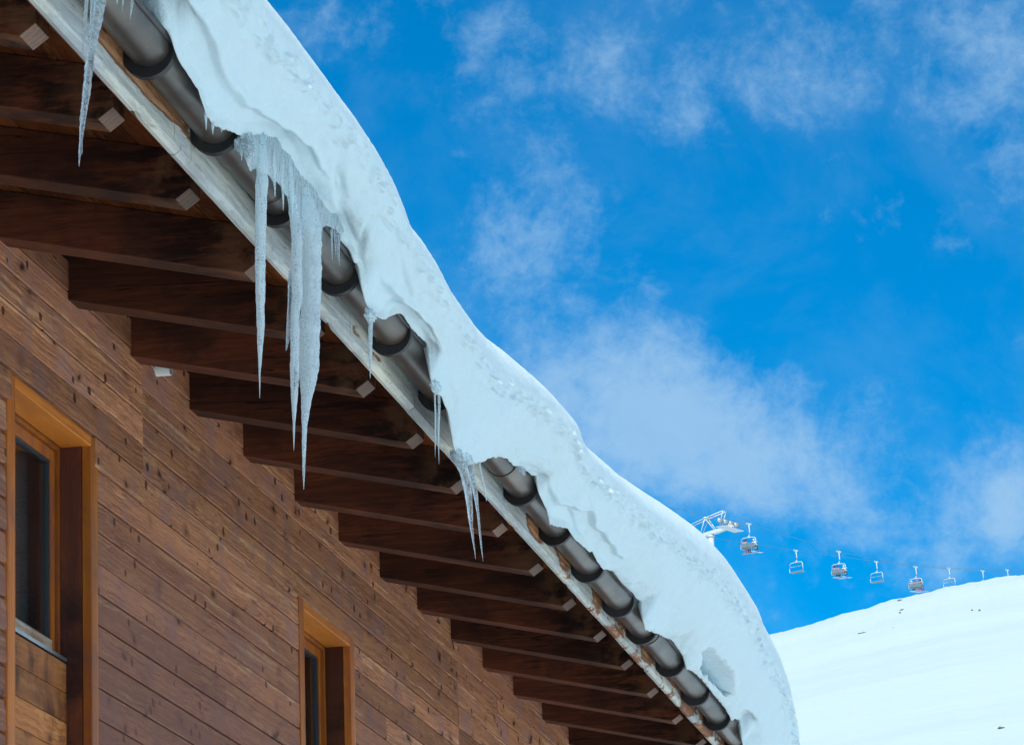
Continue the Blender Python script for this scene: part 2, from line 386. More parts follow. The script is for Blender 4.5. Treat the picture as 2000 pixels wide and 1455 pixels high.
def ice_mat(name, white, lo=.38, hi=.62, dark=.0):
    m, k = mat(name)
    o = k.n('ShaderNodeTexCoord').outputs['Object']
    v = k.vm('MULTIPLY', o, (1, 1, .16))
    n1 = k.noise(v, 75, 5, .65, .5)
    n2 = k.noise(o, 160, 4, .65)
    n3 = k.noise(k.vm('MULTIPLY', o, (1, 1, .3)), 26, 3, .6)
    hgt = k.m('ADD', k.m('MULTIPLY', n3, 1.6), k.m('ADD', n1, k.m('MULTIPLY', n2, .35)))
    nr = bump(k, hgt, .004, .8)
    gl = k.n('ShaderNodeBsdfGlass', inp={'Color': (.93, .975, 1, 1), 'Roughness': .06, 'IOR': 1.31, 'Normal': nr})
    df = k.n('ShaderNodeBsdfDiffuse', inp={'Color': (.78, .94, 1, 1), 'Normal': nr})
    tr = k.n('ShaderNodeBsdfTranslucent', inp={'Color': (.86, .97, 1, 1), 'Normal': nr})
    wd = k.n('ShaderNodeMixShader', inp={0: .62, 1: df.outputs[0], 2: tr.outputs[0]})
    gs = k.n('ShaderNodeBsdfGlossy', inp={'Color': (1, 1, 1, 1), 'Roughness': .12, 'Normal': nr})
    wg = k.n('ShaderNodeMixShader', inp={0: .12, 1: wd.outputs[0], 2: gs.outputs[0]})
    f = k.ss(k.m('ADD', k.m('MULTIPLY', n1, .65), k.m('MULTIPLY', n2, .35)), lo, hi, white[0], white[1])
    mx = k.n('ShaderNodeMixShader', inp={0: f, 1: gl.outputs[0], 2: wg.outputs[0]})
    k.n('ShaderNodeOutputMaterial', inp={'Surface': mx.outputs[0]})
    return m
M['ice'] = ice_mat('cloudy_ice', (.22, .96), .36, .52)
M['clear_ice'] = ice_mat('clear_ice', (.05, .62), .42, .60)

# ------------------------------------------------------------------ ground and the snow slope
SKYL = [(-0.14414,0.17875),(-0.13227,0.18107),(-0.12041,0.18325),(-0.11566,0.18438),(-0.11031,0.18547),(-0.10853,0.186),(-0.10376,0.18735),(-0.09783,0.18842),(-0.09427,0.18934),(-0.09129,0.19016),(-0.08715,0.19081),(-0.08359,0.19148),(-0.07884,0.19257),(-0.07531,0.19288),(-0.07059,0.19349),(-0.06587,0.19421),(-0.06235,0.19439),(-0.06001,0.19439),(-0.05416,0.19456)]
_sa = [-3.15,-1.2,-.7,-.35]+[a for a, e in SKYL]+[.1,.4,.8,2.2,2.7,3.15]; _se = [.05,.06,.10,.145]+[e for a, e in SKYL]+[.22,.34,.42,.42,.2,.05]  # unseen slopes to the right are raised to bounce sunlight onto the wall
RIDGE = 430.
def terrain(x, y):
    r = math.hypot(x, y); E = float(np.interp(math.atan2(x, y), _sa, _se)); s = (r-30)/(RIDGE-30)
    hR = 1.7+RIDGE*E
    if s <= 0: return 0.
    if s < 1: return hR*s**1.25
    return hR+(min(r, 1500)-RIDGE)*.165
def build_terrain():
    azf = sorted(set([round(a, 5) for a in np.linspace(-math.pi, math.pi, 97)]+[round(a, 5) for a in np.linspace(-.16, -.04, 260)]))
    rs = [.02, 4, 8, 15, 22, 30, 40, 55, 75, 100, 130, 160, 190, 220, 250, 280, 305, 330, 350, 365, 380, 392, 402, 410, 416, 421, 425, 428, 430, 433, 438, 450, 480, 520, 580, 660, 760, 900, 1200, 1500, 4000, 9000]
    def sheet(name, rr, label, mt):
        b = MB(); b.sm = True; n = len(azf)-1; vs = []; fs = []
        for r in rr:
            for a in azf[:-1]:
                x, y = r*math.sin(a), r*math.cos(a); z = terrain(x, y)
                if r > 60: z += .25*fbm(x*.05, y*.05, 3, 3)*min(1, (r-60)/100)
                if 400 < r < 450: z += .13*fbm(x*.9, y*.25, 1, 3)+.10*max(0, fbm(x*.35, y*.1, 7, 2))
                vs.append((x, y, z))
        for i in range(len(rr)-1):
            for j in range(n): fs.append((i*n+j, i*n+(j+1)%n, (i+1)*n+(j+1)%n, (i+1)*n+j))
        b.add(vs, fs)
        o = b.build(name, mt)
        return tag(o, label, kind='structure')
    i = rs.index(40)
    sheet('ground', rs[:i+1], 'flat snow covered ground below the chalet wall', M['ground'])
    sheet('hill', rs[i:], 'smooth white snow slope rising to a ridge under the blue sky', M['field'])
build_terrain()

# ------------------------------------------------------------------ chalet
CH = empty('chalet', (-8, 16, 0), 'brown timber chalet with deep rafter eaves, gutter and two windows under heavy roof snow', 'chalet')
Y0, Y1 = 4.6, 27.6
WX = -3.875
PITCH = .224
def zb(x): return 5.245+PITCH*(-3.08-x)      # underside line of the rafters
def zsof(x): return zb(x)+.150               # soffit boards rest on the rafters
def ztop(x): return zsof(x)+.055
# wall boards
WIN = [(12.768, 13.712), (16.695, 17.625)]
def build_wall():
    b = MB(); rg = random.Random(3)
    lines = [5.553-.1040*i for i in range(60)]
    for i in range(len(lines)-1):
        z1, z0 = lines[i], lines[i+1]
        if z0 < 0: break
        zm = (z0+z1)/2
        # joints along this course
        cuts = {Y0, Y1}
        segs = []
        ops = [w for w in WIN if z0 < 5.0]
        js = []
        if zm > 4.94: js += [14.316]
        if 4.9 < zm < 5.36: js += [19.92]
        if 5.22 < zm < 5.36: js += [20.915]
        if zm < 4.94 or rg.random() < .3: js += [rg.uniform(18.2, 26.5)]
        if rg.random() < .35: js += [rg.uniform(6, 12)]
        if zm < 4.95 and rg.random() < .2: js += [rg.uniform(14.6, 16.0)]
        edges = [Y0]+sorted(js)+[Y1]
        for a, c in zip(edges[:-1], edges[1:]):
            parts = [(a, c)]
            for (w0, w1) in ops:
                nw = []
                for (p, q) in parts:
                    if q <= w0 or p >= w1: nw.append((p, q)); continue
                    if p < w0: nw.append((p, w0))
                    if q > w1: nw.append((w1, q))
                parts = nw
            for (p, q) in parts:
                b.cur = rg.random()*10
                left = q < 12.8
                x = WX+rg.uniform(-.0015, .0015)+(.007 if a < 14.3 and zm > 4.94 and q < 14.4 else 0)
                ch = .010 if left else (.0035 if rg.random() < .6 else .006)
                tilt = .004 if left else .0015
                gp = rg.choice((.0022, .0032, .0042, .005)) if not left else .006
                poly = [(x-.024, z0+.0005), (x-.013, z0+.0005), (x-.013, z0+gp), (x-ch*.5, z0+gp), (x+tilt*.5, z0+gp+ch*.7), (x-tilt*.5, z1-ch*.7), (x-ch*.8, z1-.001), (x-.024, z1-.001)]
                b.prism_y(poly, p+.0022, q-.0022)
    b.build('wall', M['siding'], CH)
    # structural core behind the boards, with the two openings left free, and the other three sides
    c = MB()
    zt = 5.50
    ys = [Y0, WIN[0][0]-.0, WIN[0][1], WIN[1][0], WIN[1][1], Y1]
    for a, d in ((ys[0], ys[1]), (ys[2], ys[3]), (ys[4], ys[5])): c.box(-4.06, WX-.026, a, d, 0, zt)
    for (w0, w1) in WIN:
        c.box(-4.06, WX-.026, w0, w1, 5.045, zt); c.box(-4.06, WX-.026, w0, w1, 0, 2.6)
    c.box(-12.1, -11.95, Y0, Y1, 0, 5.5)
    for yy in (Y0, Y1-.12):
        c.add([(-4.07, yy, 0), (-11.94, yy, 0), (-11.94, yy, 5.5), (-8, yy, 6.3), (-4.07, yy, 5.5), (-4.07, yy+.1, 0), (-11.94, yy+.1, 0), (-11.94, yy+.1, 5.5), (-8, yy+.1, 6.3), (-4.07, yy+.1, 5.5)],
              [(0,1,2,3,4), (9,8,7,6,5), (0,5,6,1), (1,6,7,2), (2,7,8,3), (3,8,9,4), (4,9,5,0)])
    c.build('wall_core', M['backing'], CH)
build_wall()

# rafters
RY = {1:.037, 2:-.032, 3:-.017, 6:-.03, 7:-.01, 8:-.006, 9:.034, 10:.028, 11:.029, 12:.023, 13:-.009, 14:-.028, 15:-.021}
for k_ in range(-4, 22):
    y = 9.406+.799*k_+RY.get(k_, 0)
    b = MB(); b.cur = (k_*1.37) % 10+.2
    xe, xc = -3.040, -3.082
    dz = random.uniform(-.004, .004)
    poly = [(-4.4, zb(-4.4)+dz), (xc, zb(xc)+dz), (xe, zb(xc)+.030+dz), (xe, zsof(xe)-.001), (-4.4, zsof(-4.4)-.001)]
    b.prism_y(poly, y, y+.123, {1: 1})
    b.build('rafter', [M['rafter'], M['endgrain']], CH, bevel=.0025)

# soffit boards running along the eaves, roof deck above
def build_roof():
    b = MB(); rg = random.Random(5)
    x = -2.958
    while x > -4.3:
        x2 = x-.118
        edges = [Y0]+sorted(rg.uniform(Y0+1, Y1-1) for _ in range(3))+[Y1]
        for a, c in zip(edges[:-1], edges[1:]):
            b.cur = rg.random()*10
            g = .004
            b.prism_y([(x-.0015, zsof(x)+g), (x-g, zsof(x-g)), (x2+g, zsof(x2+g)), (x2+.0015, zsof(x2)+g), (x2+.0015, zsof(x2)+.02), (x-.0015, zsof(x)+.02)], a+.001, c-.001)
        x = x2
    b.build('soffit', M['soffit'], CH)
    r = MB()
    def zt2(x): return zsof(x)+.022
    xr = -8.0
    r.prism_y([(-2.925, zt2(-2.925)), (xr, zt2(xr)), (-13.08, zt2(-2.925)), (-13.08, zt2(-2.925)+.033), (xr, ztop(xr)), (-2.925, ztop(-2.925))], Y0-.4, Y1+.4)
    rf = r.build('roof', M['flashing'], CH)
    e = MB()
    e.prism_y([(-2.924, ztop(-2.925)+.003), (-3.4, ztop(-3.4)+.003), (-3.4, ztop(-3.4)+.005), (-2.868, ztop(-2.868)-.006), (-2.860, ztop(-2.868)-.030), (-2.863, ztop(-2.868)-.030), (-2.872, ztop(-2.868)-.012)], Y0-.4, Y1+.4)
    e.build('eaves_flashing', M['flashing'], CH)
    # batten behind the fascia
    t = MB(); 
    for a, c in ((Y0, 8.7), (8.7, 13.2), (13.2, 17.9), (17.9, 22.4), (22.4, Y1)):
        t.cur = a*1.7
        t.box(-2.984, -2.953, a+.001, c-.001, 5.243, 5.413)
    t.build('eaves_batten', M['batten'], CH, bevel=.002)
    # fascia boards: edges worn uneven
    b = MB(); rg = random.Random(11)
    for (a, c, dz0) in ((Y0, 9.3, 0), (9.3, 14.36, .002), (14.362, 18.9, -.006), (18.902, 23.4, -.010), (23.402, Y1, -.012)):
        b.cur = rg.random()*10
        n = int((c-a)/.035); vs = []; fs = []
        for i in range(n+1):
            y = lerp(a, c, i/n)
            w = .0016*fbm(y*3, 1, dz0*50, 4)+.0012*fbm(y*14, 2, 0, 2)
            chip = 0
            for cy, cw, ca in ((13.16, .035, .012), (16.35, .03, .008), (10.85, .04, .010), (17.55, .05, .008), (19.6, .04, .009), (20.7, .05, .008), (12.6, .02, .004)):
                chip = max(chip, ca*max(0, 1-abs(y-cy)/cw)*(1+.5*fbm(y*60, 0, 0, 2)))
            zlo = 5.206-.0016*(y-10)*.75+dz0*.3+w+chip
            zup = 5.398+dz0*.2
            wx = .0012*fbm(y*2, 5, 0, 3)
            vs += [(-2.950, y, zlo+.0015), (-2.938+wx, y, zlo), (-2.920+wx, y, zlo+.013+w*.5), (-2.920+wx*.5, y, zup), (-2.950, y, zup)]
        for i in range(n):
            for j in range(5): fs.append((i*5+j, i*5+(j+1)%5, (i+1)*5+(j+1)%5, (i+1)*5+j))
        fs += [(0,1,2,3,4), tuple(n*5+j for j in (4,3,2,1,0))]
        b.add(vs, fs)
    b.build('fascia', M['fascia'], CH)
build_roof()

# gutter with brackets
def gz(y): return 5.328-.0058*(y-10.5)
GX, GR = -2.852, .058
BRY = [10.59+.767*k_+d for k_, d in zip(range(-7, 22), [0]*7+[.049, -.02, -.046, -.022, -.009, .02, .03, .043, .03, .023, .034, -.085, -.013, .024]+[0]*8)]
def build_gutter():
    b = MB(); b.sm = True
    ang = [math.radians(a) for a in np.linspace(176, 360, 23)]
    joins = [7.1, 11.95, 15.62, 19.1, 22.0, 25.5]
    ys = []
    y = Y0-.3
    while y < 22.75: ys.append(y); y += .06
    rows = []
    for y in ys:
        sag = .0022*math.sin(y*4.1)+.0012*math.sin(y*1.7+1)
        nj = sum(1 for j in joins if j < y)
        r = GR+(.0012 if nj % 2 else 0)
        d = min(abs(y-q) for q in BRY); r += .0012*math.exp(-(d/.05)**2)
        for t_ in (0, .002):
            rows.append([(GX+(r-t_)*math.cos(a), y, gz(y)-sag*.6+(r-t_)*math.sin(a)) for a in ang])
    n = len(ang); vs = [p for r_ in rows for p in r_]; fs = []
    m = len(ys)
    for i in range(m-1):
        o0, o1, i0, i1 = (2*i)*n, (2*i+2)*n, (2*i+1)*n, (2*i+3)*n
        for j in range(n-1):
            fs.append((o0+j, o0+j+1, o1+j+1, o1+j)); fs.append((i0+j+1, i0+j, i1+j, i1+j+1))
        fs.append((o0, o1, i1, i0)); fs.append((o0+n-1, i0+n-1, i1+n-1, o1+n-1))
    for e in (0, m-1):
        for j in range(n-1): fs.append(((2*e)*n+j, (2*e)*n+j+1, (2*e+1)*n+j+1, (2*e+1)*n+j))
    b.add(vs, fs)
    g = b.build('gutter', M['zinc'], CH)
    bd = MB(); bd.sm = True
    bd.tube([(GX+GR+.001, y, gz(y)+.004-.0012*math.sin(y*4.1)) for y in ys], .0085, 10)
    bd.build('rolled_rim', M['bead'], g)
    for j in joins[1:5]:
        sm = MB(); sm.sm = True
        sm.tube([(GX+(GR+.0035)*math.cos(a), j+.006*math.sin(a*2), gz(j)+(GR+.0035)*math.sin(a)) for a in ang], .0022, 6)
        sm.build('soldered_seam', M['zinc'], g)
    for y in BRY:
        if y > 22.7 or y < Y0: continue
        k_ = MB(); vs = []; fs = []; N = 28
        tilt = random.uniform(-.010, .014); wy = random.uniform(.026, .032)
        for i in range(N+1):
            a = lerp(math.radians(168), math.radians(368), i/N)
            s_ = max(0, -math.sin(a)); ri = GR+.0018; ro = GR+.006+.021*s_**.75*(1+.30*math.cos(a-math.radians(215)))
            for (rr, yy) in ((ri, 0), (ro, 0), (ro, wy), (ri, wy)):
                vs.append((GX+rr*math.cos(a), y+yy+tilt*math.cos(a), gz(y)+rr*math.sin(a)))
        for i in range(N):
            for j in range(4): fs.append((i*4+j, i*4+(j+1)%4, i*4+4+(j+1)%4, i*4+4+j))
        fs += [(0,1,2,3), (N*4+3, N*4+2, N*4+1, N*4)]
        k_.sm = False
        k_.add(vs, fs)
        xr = GX+GR+.008
        k_.tube([(xr-.002, y+.01, gz(y)), (xr+.008, y+.010, gz(y)+.014), (xr+.002, y+.012, gz(y)+.022), (xr-.010, y+.012, gz(y)+.014)], .0045, 6)
        k_.build('gutter_bracket', M['iron'], g)
build_gutter()

# windows
def window(y0, y1, ztop_, n):
    """y0,y1: outer edges of the casing; the opening carries a sash above and board infill below"""
    xf, xb = WX+.006, WX-.028
    cw = .080; zt = ztop_; zi = zt-.035; zlow = 2.7
    w = MB(); w.cur = n*3.1
    # side casings
    w.box(xb, xf, y0, y0+cw, zlow, zt+(.006 if n == 2 else -.001))
    w.cur += 1.3
    w.box(xb, xf-.001, y1-cw, y1, zlow, zt-.002)
    o = w.build('window', M['trim'], CH, bevel=.004)
    h = MB(); h.cur = n*2.3
    h.box(xb, xf-.002, y0+cw*.96, y1-.004 if n == 1 else y1-.003, zi, zt)
    h.box(-3.9740, xb+.0, y0+.05, y1-.05, zi+.0015, zi+.02)
    h.build('head_casing', M['trim_h'], o, bevel=.003)
    ya, yb = y0+cw, y1-cw
    j = MB(); j.cur = n*1.1+.4
    j.box(-3.9770, xb-.001, yb+.0015, yb+.022, zlow, zi+.001)
    j.cur += 2
    j.box(-3.9770, xb-.001, ya-.022, ya-.0015, zlow, zi+.001)
    j.build('jamb_board', M['jamb'], o)
    # fixed frame and sash
    f = MB(); f.cur = n*.7
    zs = 4.300
    f.box(-4.0390, -3.9780, yb-.012, yb+.03, zs-.01, zi+.012); f.box(-4.0390, -3.9780, ya-.03, ya+.012, zs-.01, zi+.012)
    f.box(-4.0400, -3.9790, ya+.012, yb-.012, zi-.010, zi+.012)
    fr = f.build('frame', M['trim'], o, bevel=.002)
    s_ = MB(); s_.cur = n*.9+3
    s_.box(-4.0310, -3.9910, yb-.052, yb-.013, zs, zi-.012); s_.box(-4.0310, -3.9910, ya+.013, ya+.052, zs, zi-.012)
    s_.box(-4.0310, -3.9920, ya+.052, yb-.052, zi-.050, zi-.012)
    sa = s_.build('sash', M['trim'], o, bevel=.003)
    q = MB(); q.cur = n
    q.box(-4.0310, -3.9890, ya+.052, yb-.052, zs, zs+.040)
    q.build('bottom_rail', M['weathered_sash'], sa, bevel=.003)
    gk = MB()
    for (a, b2, c, d) in ((yb-.061, yb-.0525, zs+.041, zi-.0505), (ya+.0525, ya+.061, zs+.041, zi-.0505), (ya+.061, yb-.061, zi-.059, zi-.0505), (ya+.061, yb-.061, zs+.041, zs+.048)):
        gk.box(-4.0170, -3.9980, a, b2, c, d)
    gk.build('glazing_seal', M['gasket'], sa)
    p = MB(); p.box(-4.0130, -4.0090, ya+.053, yb-.053, zs+.0415, zi-.051)
    p.build('pane', M['glass'], o)
    si = MB()
    si.add([(-3.9790, ya-.002, zs-.004), (-3.9540, ya-.002, zs-.014), (-3.9540, yb+.0, zs-.014), (-3.9790, yb+.0, zs-.004), (-3.9790, ya-.002, zs-.022), (-3.9540, ya-.002, zs-.026), (-3.9540, yb, zs-.026), (-3.9790, yb, zs-.022)],
           [(0,1,2,3), (7,6,5,4), (0,4,5,1), (1,5,6,2), (2,6,7,3), (3,7,4,0)])
    si.build('sill', M['alu'], o)
    pn = MB(); rg = random.Random(n); z = zs-.030
    while z > zlow+.05:
        pn.cur = rg.random()*9; z2 = z-.098
        pn.prism_y([(-3.9990, z2+.001), (-3.9585, z2+.001), (-3.9560, z2+.004), (-3.9560, z-.004), (-3.9585, z-.001), (-3.9990, z-.001)], ya+.001, yb-.006)
        z = z2
    pn.build('infill_panel', M['infill'], o)
    # room reveal seen through the pane: dark tiled return and ceiling
    t = MB()
    tz = zi+.04; rg = random.Random(n+5)
    while tz > 3.9:
        for xx in (-4.0790, -4.19, -4.32):
            t.box(xx-.127, xx, yb-.040, yb-.028, tz-.128, tz)
        tz -= .131
    t.build('tiled_reveal', M['tile'], o)
    r = MB()
    r.box(-4.7, -4.0490, yb-.027, yb+.0, 3.8, 5.2); r.box(-4.7, -4.0490, ya-.03, ya-.01, 3.8, 5.2)
    r.box(-4.75, -4.71, ya-.03, yb, 3.8, 5.2); r.box(-4.7, -4.0490, ya-.009, yb-.041, zi+.05, zi+.08); r.box(-4.7, -4.0490, ya-.009, yb-.041, 3.8, 3.83)
    r.build('room_lining', M['room'], o)
window(12.731, 13.751, 5.026, 1)
window(16.658, 17.662, 5.040, 2)
# vent pipe end under the eaves
p = MB(); p.sm = True
ring = lambda x, r: [(x, 14.53+r*math.cos(a), 5.462+r*math.sin(a)) for a in np.linspace(0, 2*math.pi, 25)[:-1]]
vs = ring(-4.0, .030)+ring(WX+.052, .030)+ring(WX+.052, .0265)+ring(-4.0, .0265)
p.add(vs, [(i*24+j, i*24+(j+1)%24, (i+1)*24+(j+1)%24, (i+1)*24+j) for i in range(3) for j in range(24)])
p.build('vent_pipe', M['pipe'], CH)

# ------------------------------------------------------------------ roof snow
LE = [(4.0,5.36),(9.6,5.36),(10.0,5.35),(10.215,5.348),(10.465,5.403),(10.552,5.417),(10.592,5.381),(10.632,5.345),(10.693,5.305),(10.81,5.292),(10.923,5.283),(10.971,5.257),(11.019,5.236),(11.097,5.234),(11.275,5.268),(11.525,5.335),(11.787,5.404),(11.919,5.403),(12.053,5.387),(12.285,5.392),(12.475,5.375),(12.56,5.398),(12.657,5.376),(12.755,5.346),(12.824,5.314),(12.897,5.316),(12.936,5.259),(12.992,5.222),(13.149,5.215),(13.362,5.267),(13.535,5.331),(13.687,5.316),(13.845,5.322),(13.975,5.33),(14.0,5.219),(14.05,5.192),(14.188,5.198),(14.281,5.166),(14.329,5.123),(14.367,5.07),(14.471,5.045),(14.753,5.093),(14.939,5.141),(15.131,5.2),(15.397,5.25),(15.509,5.25),(15.754,5.285),(16.003,5.311),(16.03,5.257),(16.211,5.229),(16.282,5.184),(16.695,5.249),(16.811,5.237),(17.067,5.251),(17.292,5.266),(17.504,5.247),(17.786,5.29),(18.026,5.286),(18.358,5.295),(18.54,5.301),(18.56,5.225),(18.634,5.195),(18.951,5.235),(19.451,5.291),(19.78,5.275),(19.882,5.23),(20.052,5.254),(20.408,5.27),(20.718,5.262),(21.147,5.261),(21.398,5.238),(21.756,5.294),(21.80,5.17),(22.38,5.139),(23.5,5.17),(28.5,5.2)]
UE = [(4.0,55.9),(9.5,55.8),(10.389,55.75),(10.727,55.82),(11.239,55.77),(11.529,55.76),(11.83,55.64),(12.038,55.45),(12.156,55.18),(12.26,54.90),(12.433,54.92),(12.661,54.84),(12.894,54.56),(13.306,54.47),(13.701,54.57),(14.22,54.98),(14.722,55.26),(15.037,55.34),(15.199,55.38),(15.30,55.12),(15.467,55.04),(16.055,55.34),(16.686,55.66),(17.373,56.19),(18.115,56.76),(18.753,57.21),(19.252,57.35),(19.766,57.30),(20.213,57.21),(20.385,56.93),(20.76,56.79),(21.083,56.57),(21.324,56.14),(21.50,55.47),(21.60,54.86),(21.75,53.8),(21.95,53.2),(22.6,53.0),(28.5,53.4)]
XL = -2.775
_ly = np.array([CAM.y+y*(2.775/2.79) for y, z in LE]); _lz = np.array([1.7+(z-1.7)*(2.775/2.79) for y, z in LE])
_uy = np.array([y for y, p_ in UE]); _up = np.array([p_ for y, p_ in UE])
_fy = np.arange(3.5, 29, .02)
def _smooth(yy, vv, sg):
    f = np.interp(_fy, yy, vv); n = int(sg/.02*3); kx = np.arange(-n, n+1)*.02; w = np.exp(-(kx/sg)**2/2); w /= w.sum()
    return np.convolve(np.pad(f, n, mode='edge'), w, mode='valid')
_lsm = _smooth(_ly, _lz, .22)
_upf = _up*1.0
def snow_T(y):
    ph = float(np.interp(y, _uy, _up))
    x = -2.79+.13+.04*(ph-54.5)
    return x, 1.7-x*math.tan(math.radians(ph)), ph
# table Y is measured on X=-2.5; rescale it to the real distance of the snow's outer line
_uy = np.array([y*(-snow_T(y)[0])/2.5 for y, p_ in UE])
_ups = _smooth(_uy, _up, .035)
_uy, _up = _fy, _ups
def build_snow():
    ys = list(np.arange(4.3, 9.3, .12))+list(np.arange(9.3, 23.2, .0165))+list(np.arange(23.2, 28.0, .1))
    NF, NC = 74, 22
    rows = []
    for y in ys:
        xt, zt, ph = snow_T(y); zl = float(np.interp(y, _ly, _lz))
        zl += .008*fbm(y*8, 3, 1, 5)+.006*max(0, fbm(y*26, 3, 1, 3))
        rim = gz(y)
        P = []
        if zl > rim+.035:
            P += [(-3.05, ztop(-3.05)-.004), (-2.93, ztop(-2.93)-.002), (-2.87, max(zl+.03, rim+.03)), (-2.815, zl+.014), (-2.795, zl+.004)]
        else:
            P += [(-3.05, ztop(-3.05)-.004), (-2.93, ztop(-2.93)-.002), (-2.85, rim+.045), (-2.800, rim+.028), (-2.7835, min(zl+.03, rim+.01))]
        zs_ = float(np.interp(y, _fy, _lsm))
        L = Vector((XL, zs_)); T = Vector((xt, zt)); pr = math.radians(ph)
        D = (T-L).length
        t0 = Vector((.95, .12)).normalized()*D*1.15; t1 = Vector((-math.cos(pr), math.sin(pr)))*D*.9
        wr = sst(rim+.03, rim-.10, L.y); t0 = t0.lerp(Vector((.45, .6)).normalized()*D*.9, wr)
        F = []
        for i in range(NF+1):
            t = i/NF; h = (2*t**3-3*t*t+1, t**3-2*t*t+t, -2*t**3+3*t*t, t**3-t*t)
            F.append(L*h[0]+t0*h[1]+T*h[2]+t1*h[3]+Vector((0, (zl-zs_)*(1-sst(0, .30, t)))))
        C_ = T+Vector((-.34, .24)); u0 = t1.normalized()*.30; u1 = Vector((-.976, .218))*.35
        G = []
        for i in range(1, NC+1):
            t = i/NC; h = (2*t**3-3*t*t+1, t**3-2*t*t+t, -2*t**3+3*t*t, t**3-t*t)
            G.append(T*h[0]+u0*h[1]+C_*h[2]+u1*h[3])
        B_ = [C_+Vector((-.3*i, .0672*i)) for i in (1, 2, 4, 7, 10, 13)]
        tail = [(-8.0, ztop(-8.0)+.55), (-9.5, ztop(-6.5)+.52), (-13.0, ztop(-3.0)+.45), (-13.25, ztop(-3.0)+.2), (-13.1, ztop(-3.0)-.02), (-8.0, ztop(-8)-.02)]
        B_ = [q for q in B_ if q.x > -7.6]
        prof = F+G+B_
        out = []
        npf = len(prof)
        for i, q in enumerate(prof):
            a = prof[max(i-1, 0)]; c = prof[min(i+1, npf-1)]
            tn = (c-a).normalized(); nn = Vector((tn.y, -tn.x))
            s = i/NF
            d = 0.; deep = False
            if s < 1.45:
                X, Z = q
                low = sst(0, .10, s)*(1-sst(.55, 1.0, s))
                # broad swells, dimples
                d += .013*fbm(y*1.3, s*1.3, 2.2, 2)*sst(0, .25, s)*(1-sst(.7, 1., s)*.8)
                # creases near the lower rim: folded over as the sheet crept down
                cr = fbm(y*1.5+s*1.6, s*1.5-.15*y, 5.1, 2)
                d -= .014*max(0, 1-abs(cr)*9)**1.5*low*sst(.02, .25, fbm(y*.7, 8, s*.8, 2))
                d += .006*fbm(y*4, s*4, 9, 3)*low*.8
                # thin curled sheet left hanging below the main face
                sc = .24+.16*fbm(y*1.1, 4, 0, 2)+.05*fbm(y*5, 4, 0, 2)
                la = sst(-.02, .16, fbm(y*.55+1.3, 9, 0, 2)) if not 10.5 < y < 11.25 else 1
                d -= .020*la*sst(sc+.012, sc-.016, s)*sst(-.02, .10, s)
                d += .007*la*math.exp(-((s-sc-.03)/.03)**2)
                # crumbly wind crust just under the crest
                cb = math.exp(-((s-.64+.06*fbm(y*1.5, 0, 0, 2))/.085)**2)*(1-sst(.74, .82, s))
                f1 = fbm(y*15, X*34, Z*34, 4)
                d += .036*max(-.03, f1)*cb
                d += .0012*fbm(y*40, X*60, Z*60, 3)+.0035*fbm(y*16, X*22, Z*22, 3)*(1-sst(.02, .22, s))
            # hollow torn into the overhang
            if 18.6 < y < 21.6 and s < 1.2:
                yy = (y-CY)/.48+.45*fbm(s*14, 3, 0, 2); ss_ = (s-CS)/.092+.75*fbm(y*4.5, 0, 0, 3)
                if s > CS: ss_ += .16*abs(fbm(y*5, 2, 0, 2))       # ragged drips along the upper lip
                rad = (yy*yy+ss_*ss_)**.5
                q = q+Vector((-.20, .030))*sst(1.22, .72, rad)
                deep = rad < 1.4
            if 21.2 < y < 22.6 and s < .5:
                g = math.exp(-((y-21.9)/.12)**2-((s-.12)/.10)**2); d -= .05*g
            p2 = q+nn*d
            if deep: p2.x = max(p2.x, -2.885); p2.y = max(p2.y, rim+.024) if p2.x < -2.785 else p2.y
            out.append(p2)
        pts = P+[(v.x, v.y) for v in out]+tail
        rows.append((y, pts))
    n = len(rows[0][1]); vs = []; fs = []
    for y, pts in rows:
        assert len(pts) == n, (len(pts), n)
        for (x, z) in pts:
            vs.append((x, y, z))
    m = len(rows)
    for i in range(m-1):
        for j in range(n-1):
            fs.append((i*n+j, i*n+j+1, (i+1)*n+j+1, (i+1)*n+j))
        fs.append((i*n+n-1, i*n, (i+1)*n, (i+1)*n+n-1))
    fs.append(tuple(range(n))); fs.append(tuple((m-1)*n+j for j in range(n-1, -1, -1)))
    b = MB(); b.sm = True; b.add(vs, fs)
    o = b.build('roof_snow', M['snow'])
    tag(o, 'thick wavy snow slab overhanging the chalet roof and gutter', 'snow', kind='stuff')
CY, CS = 20.35, .17
build_snow()

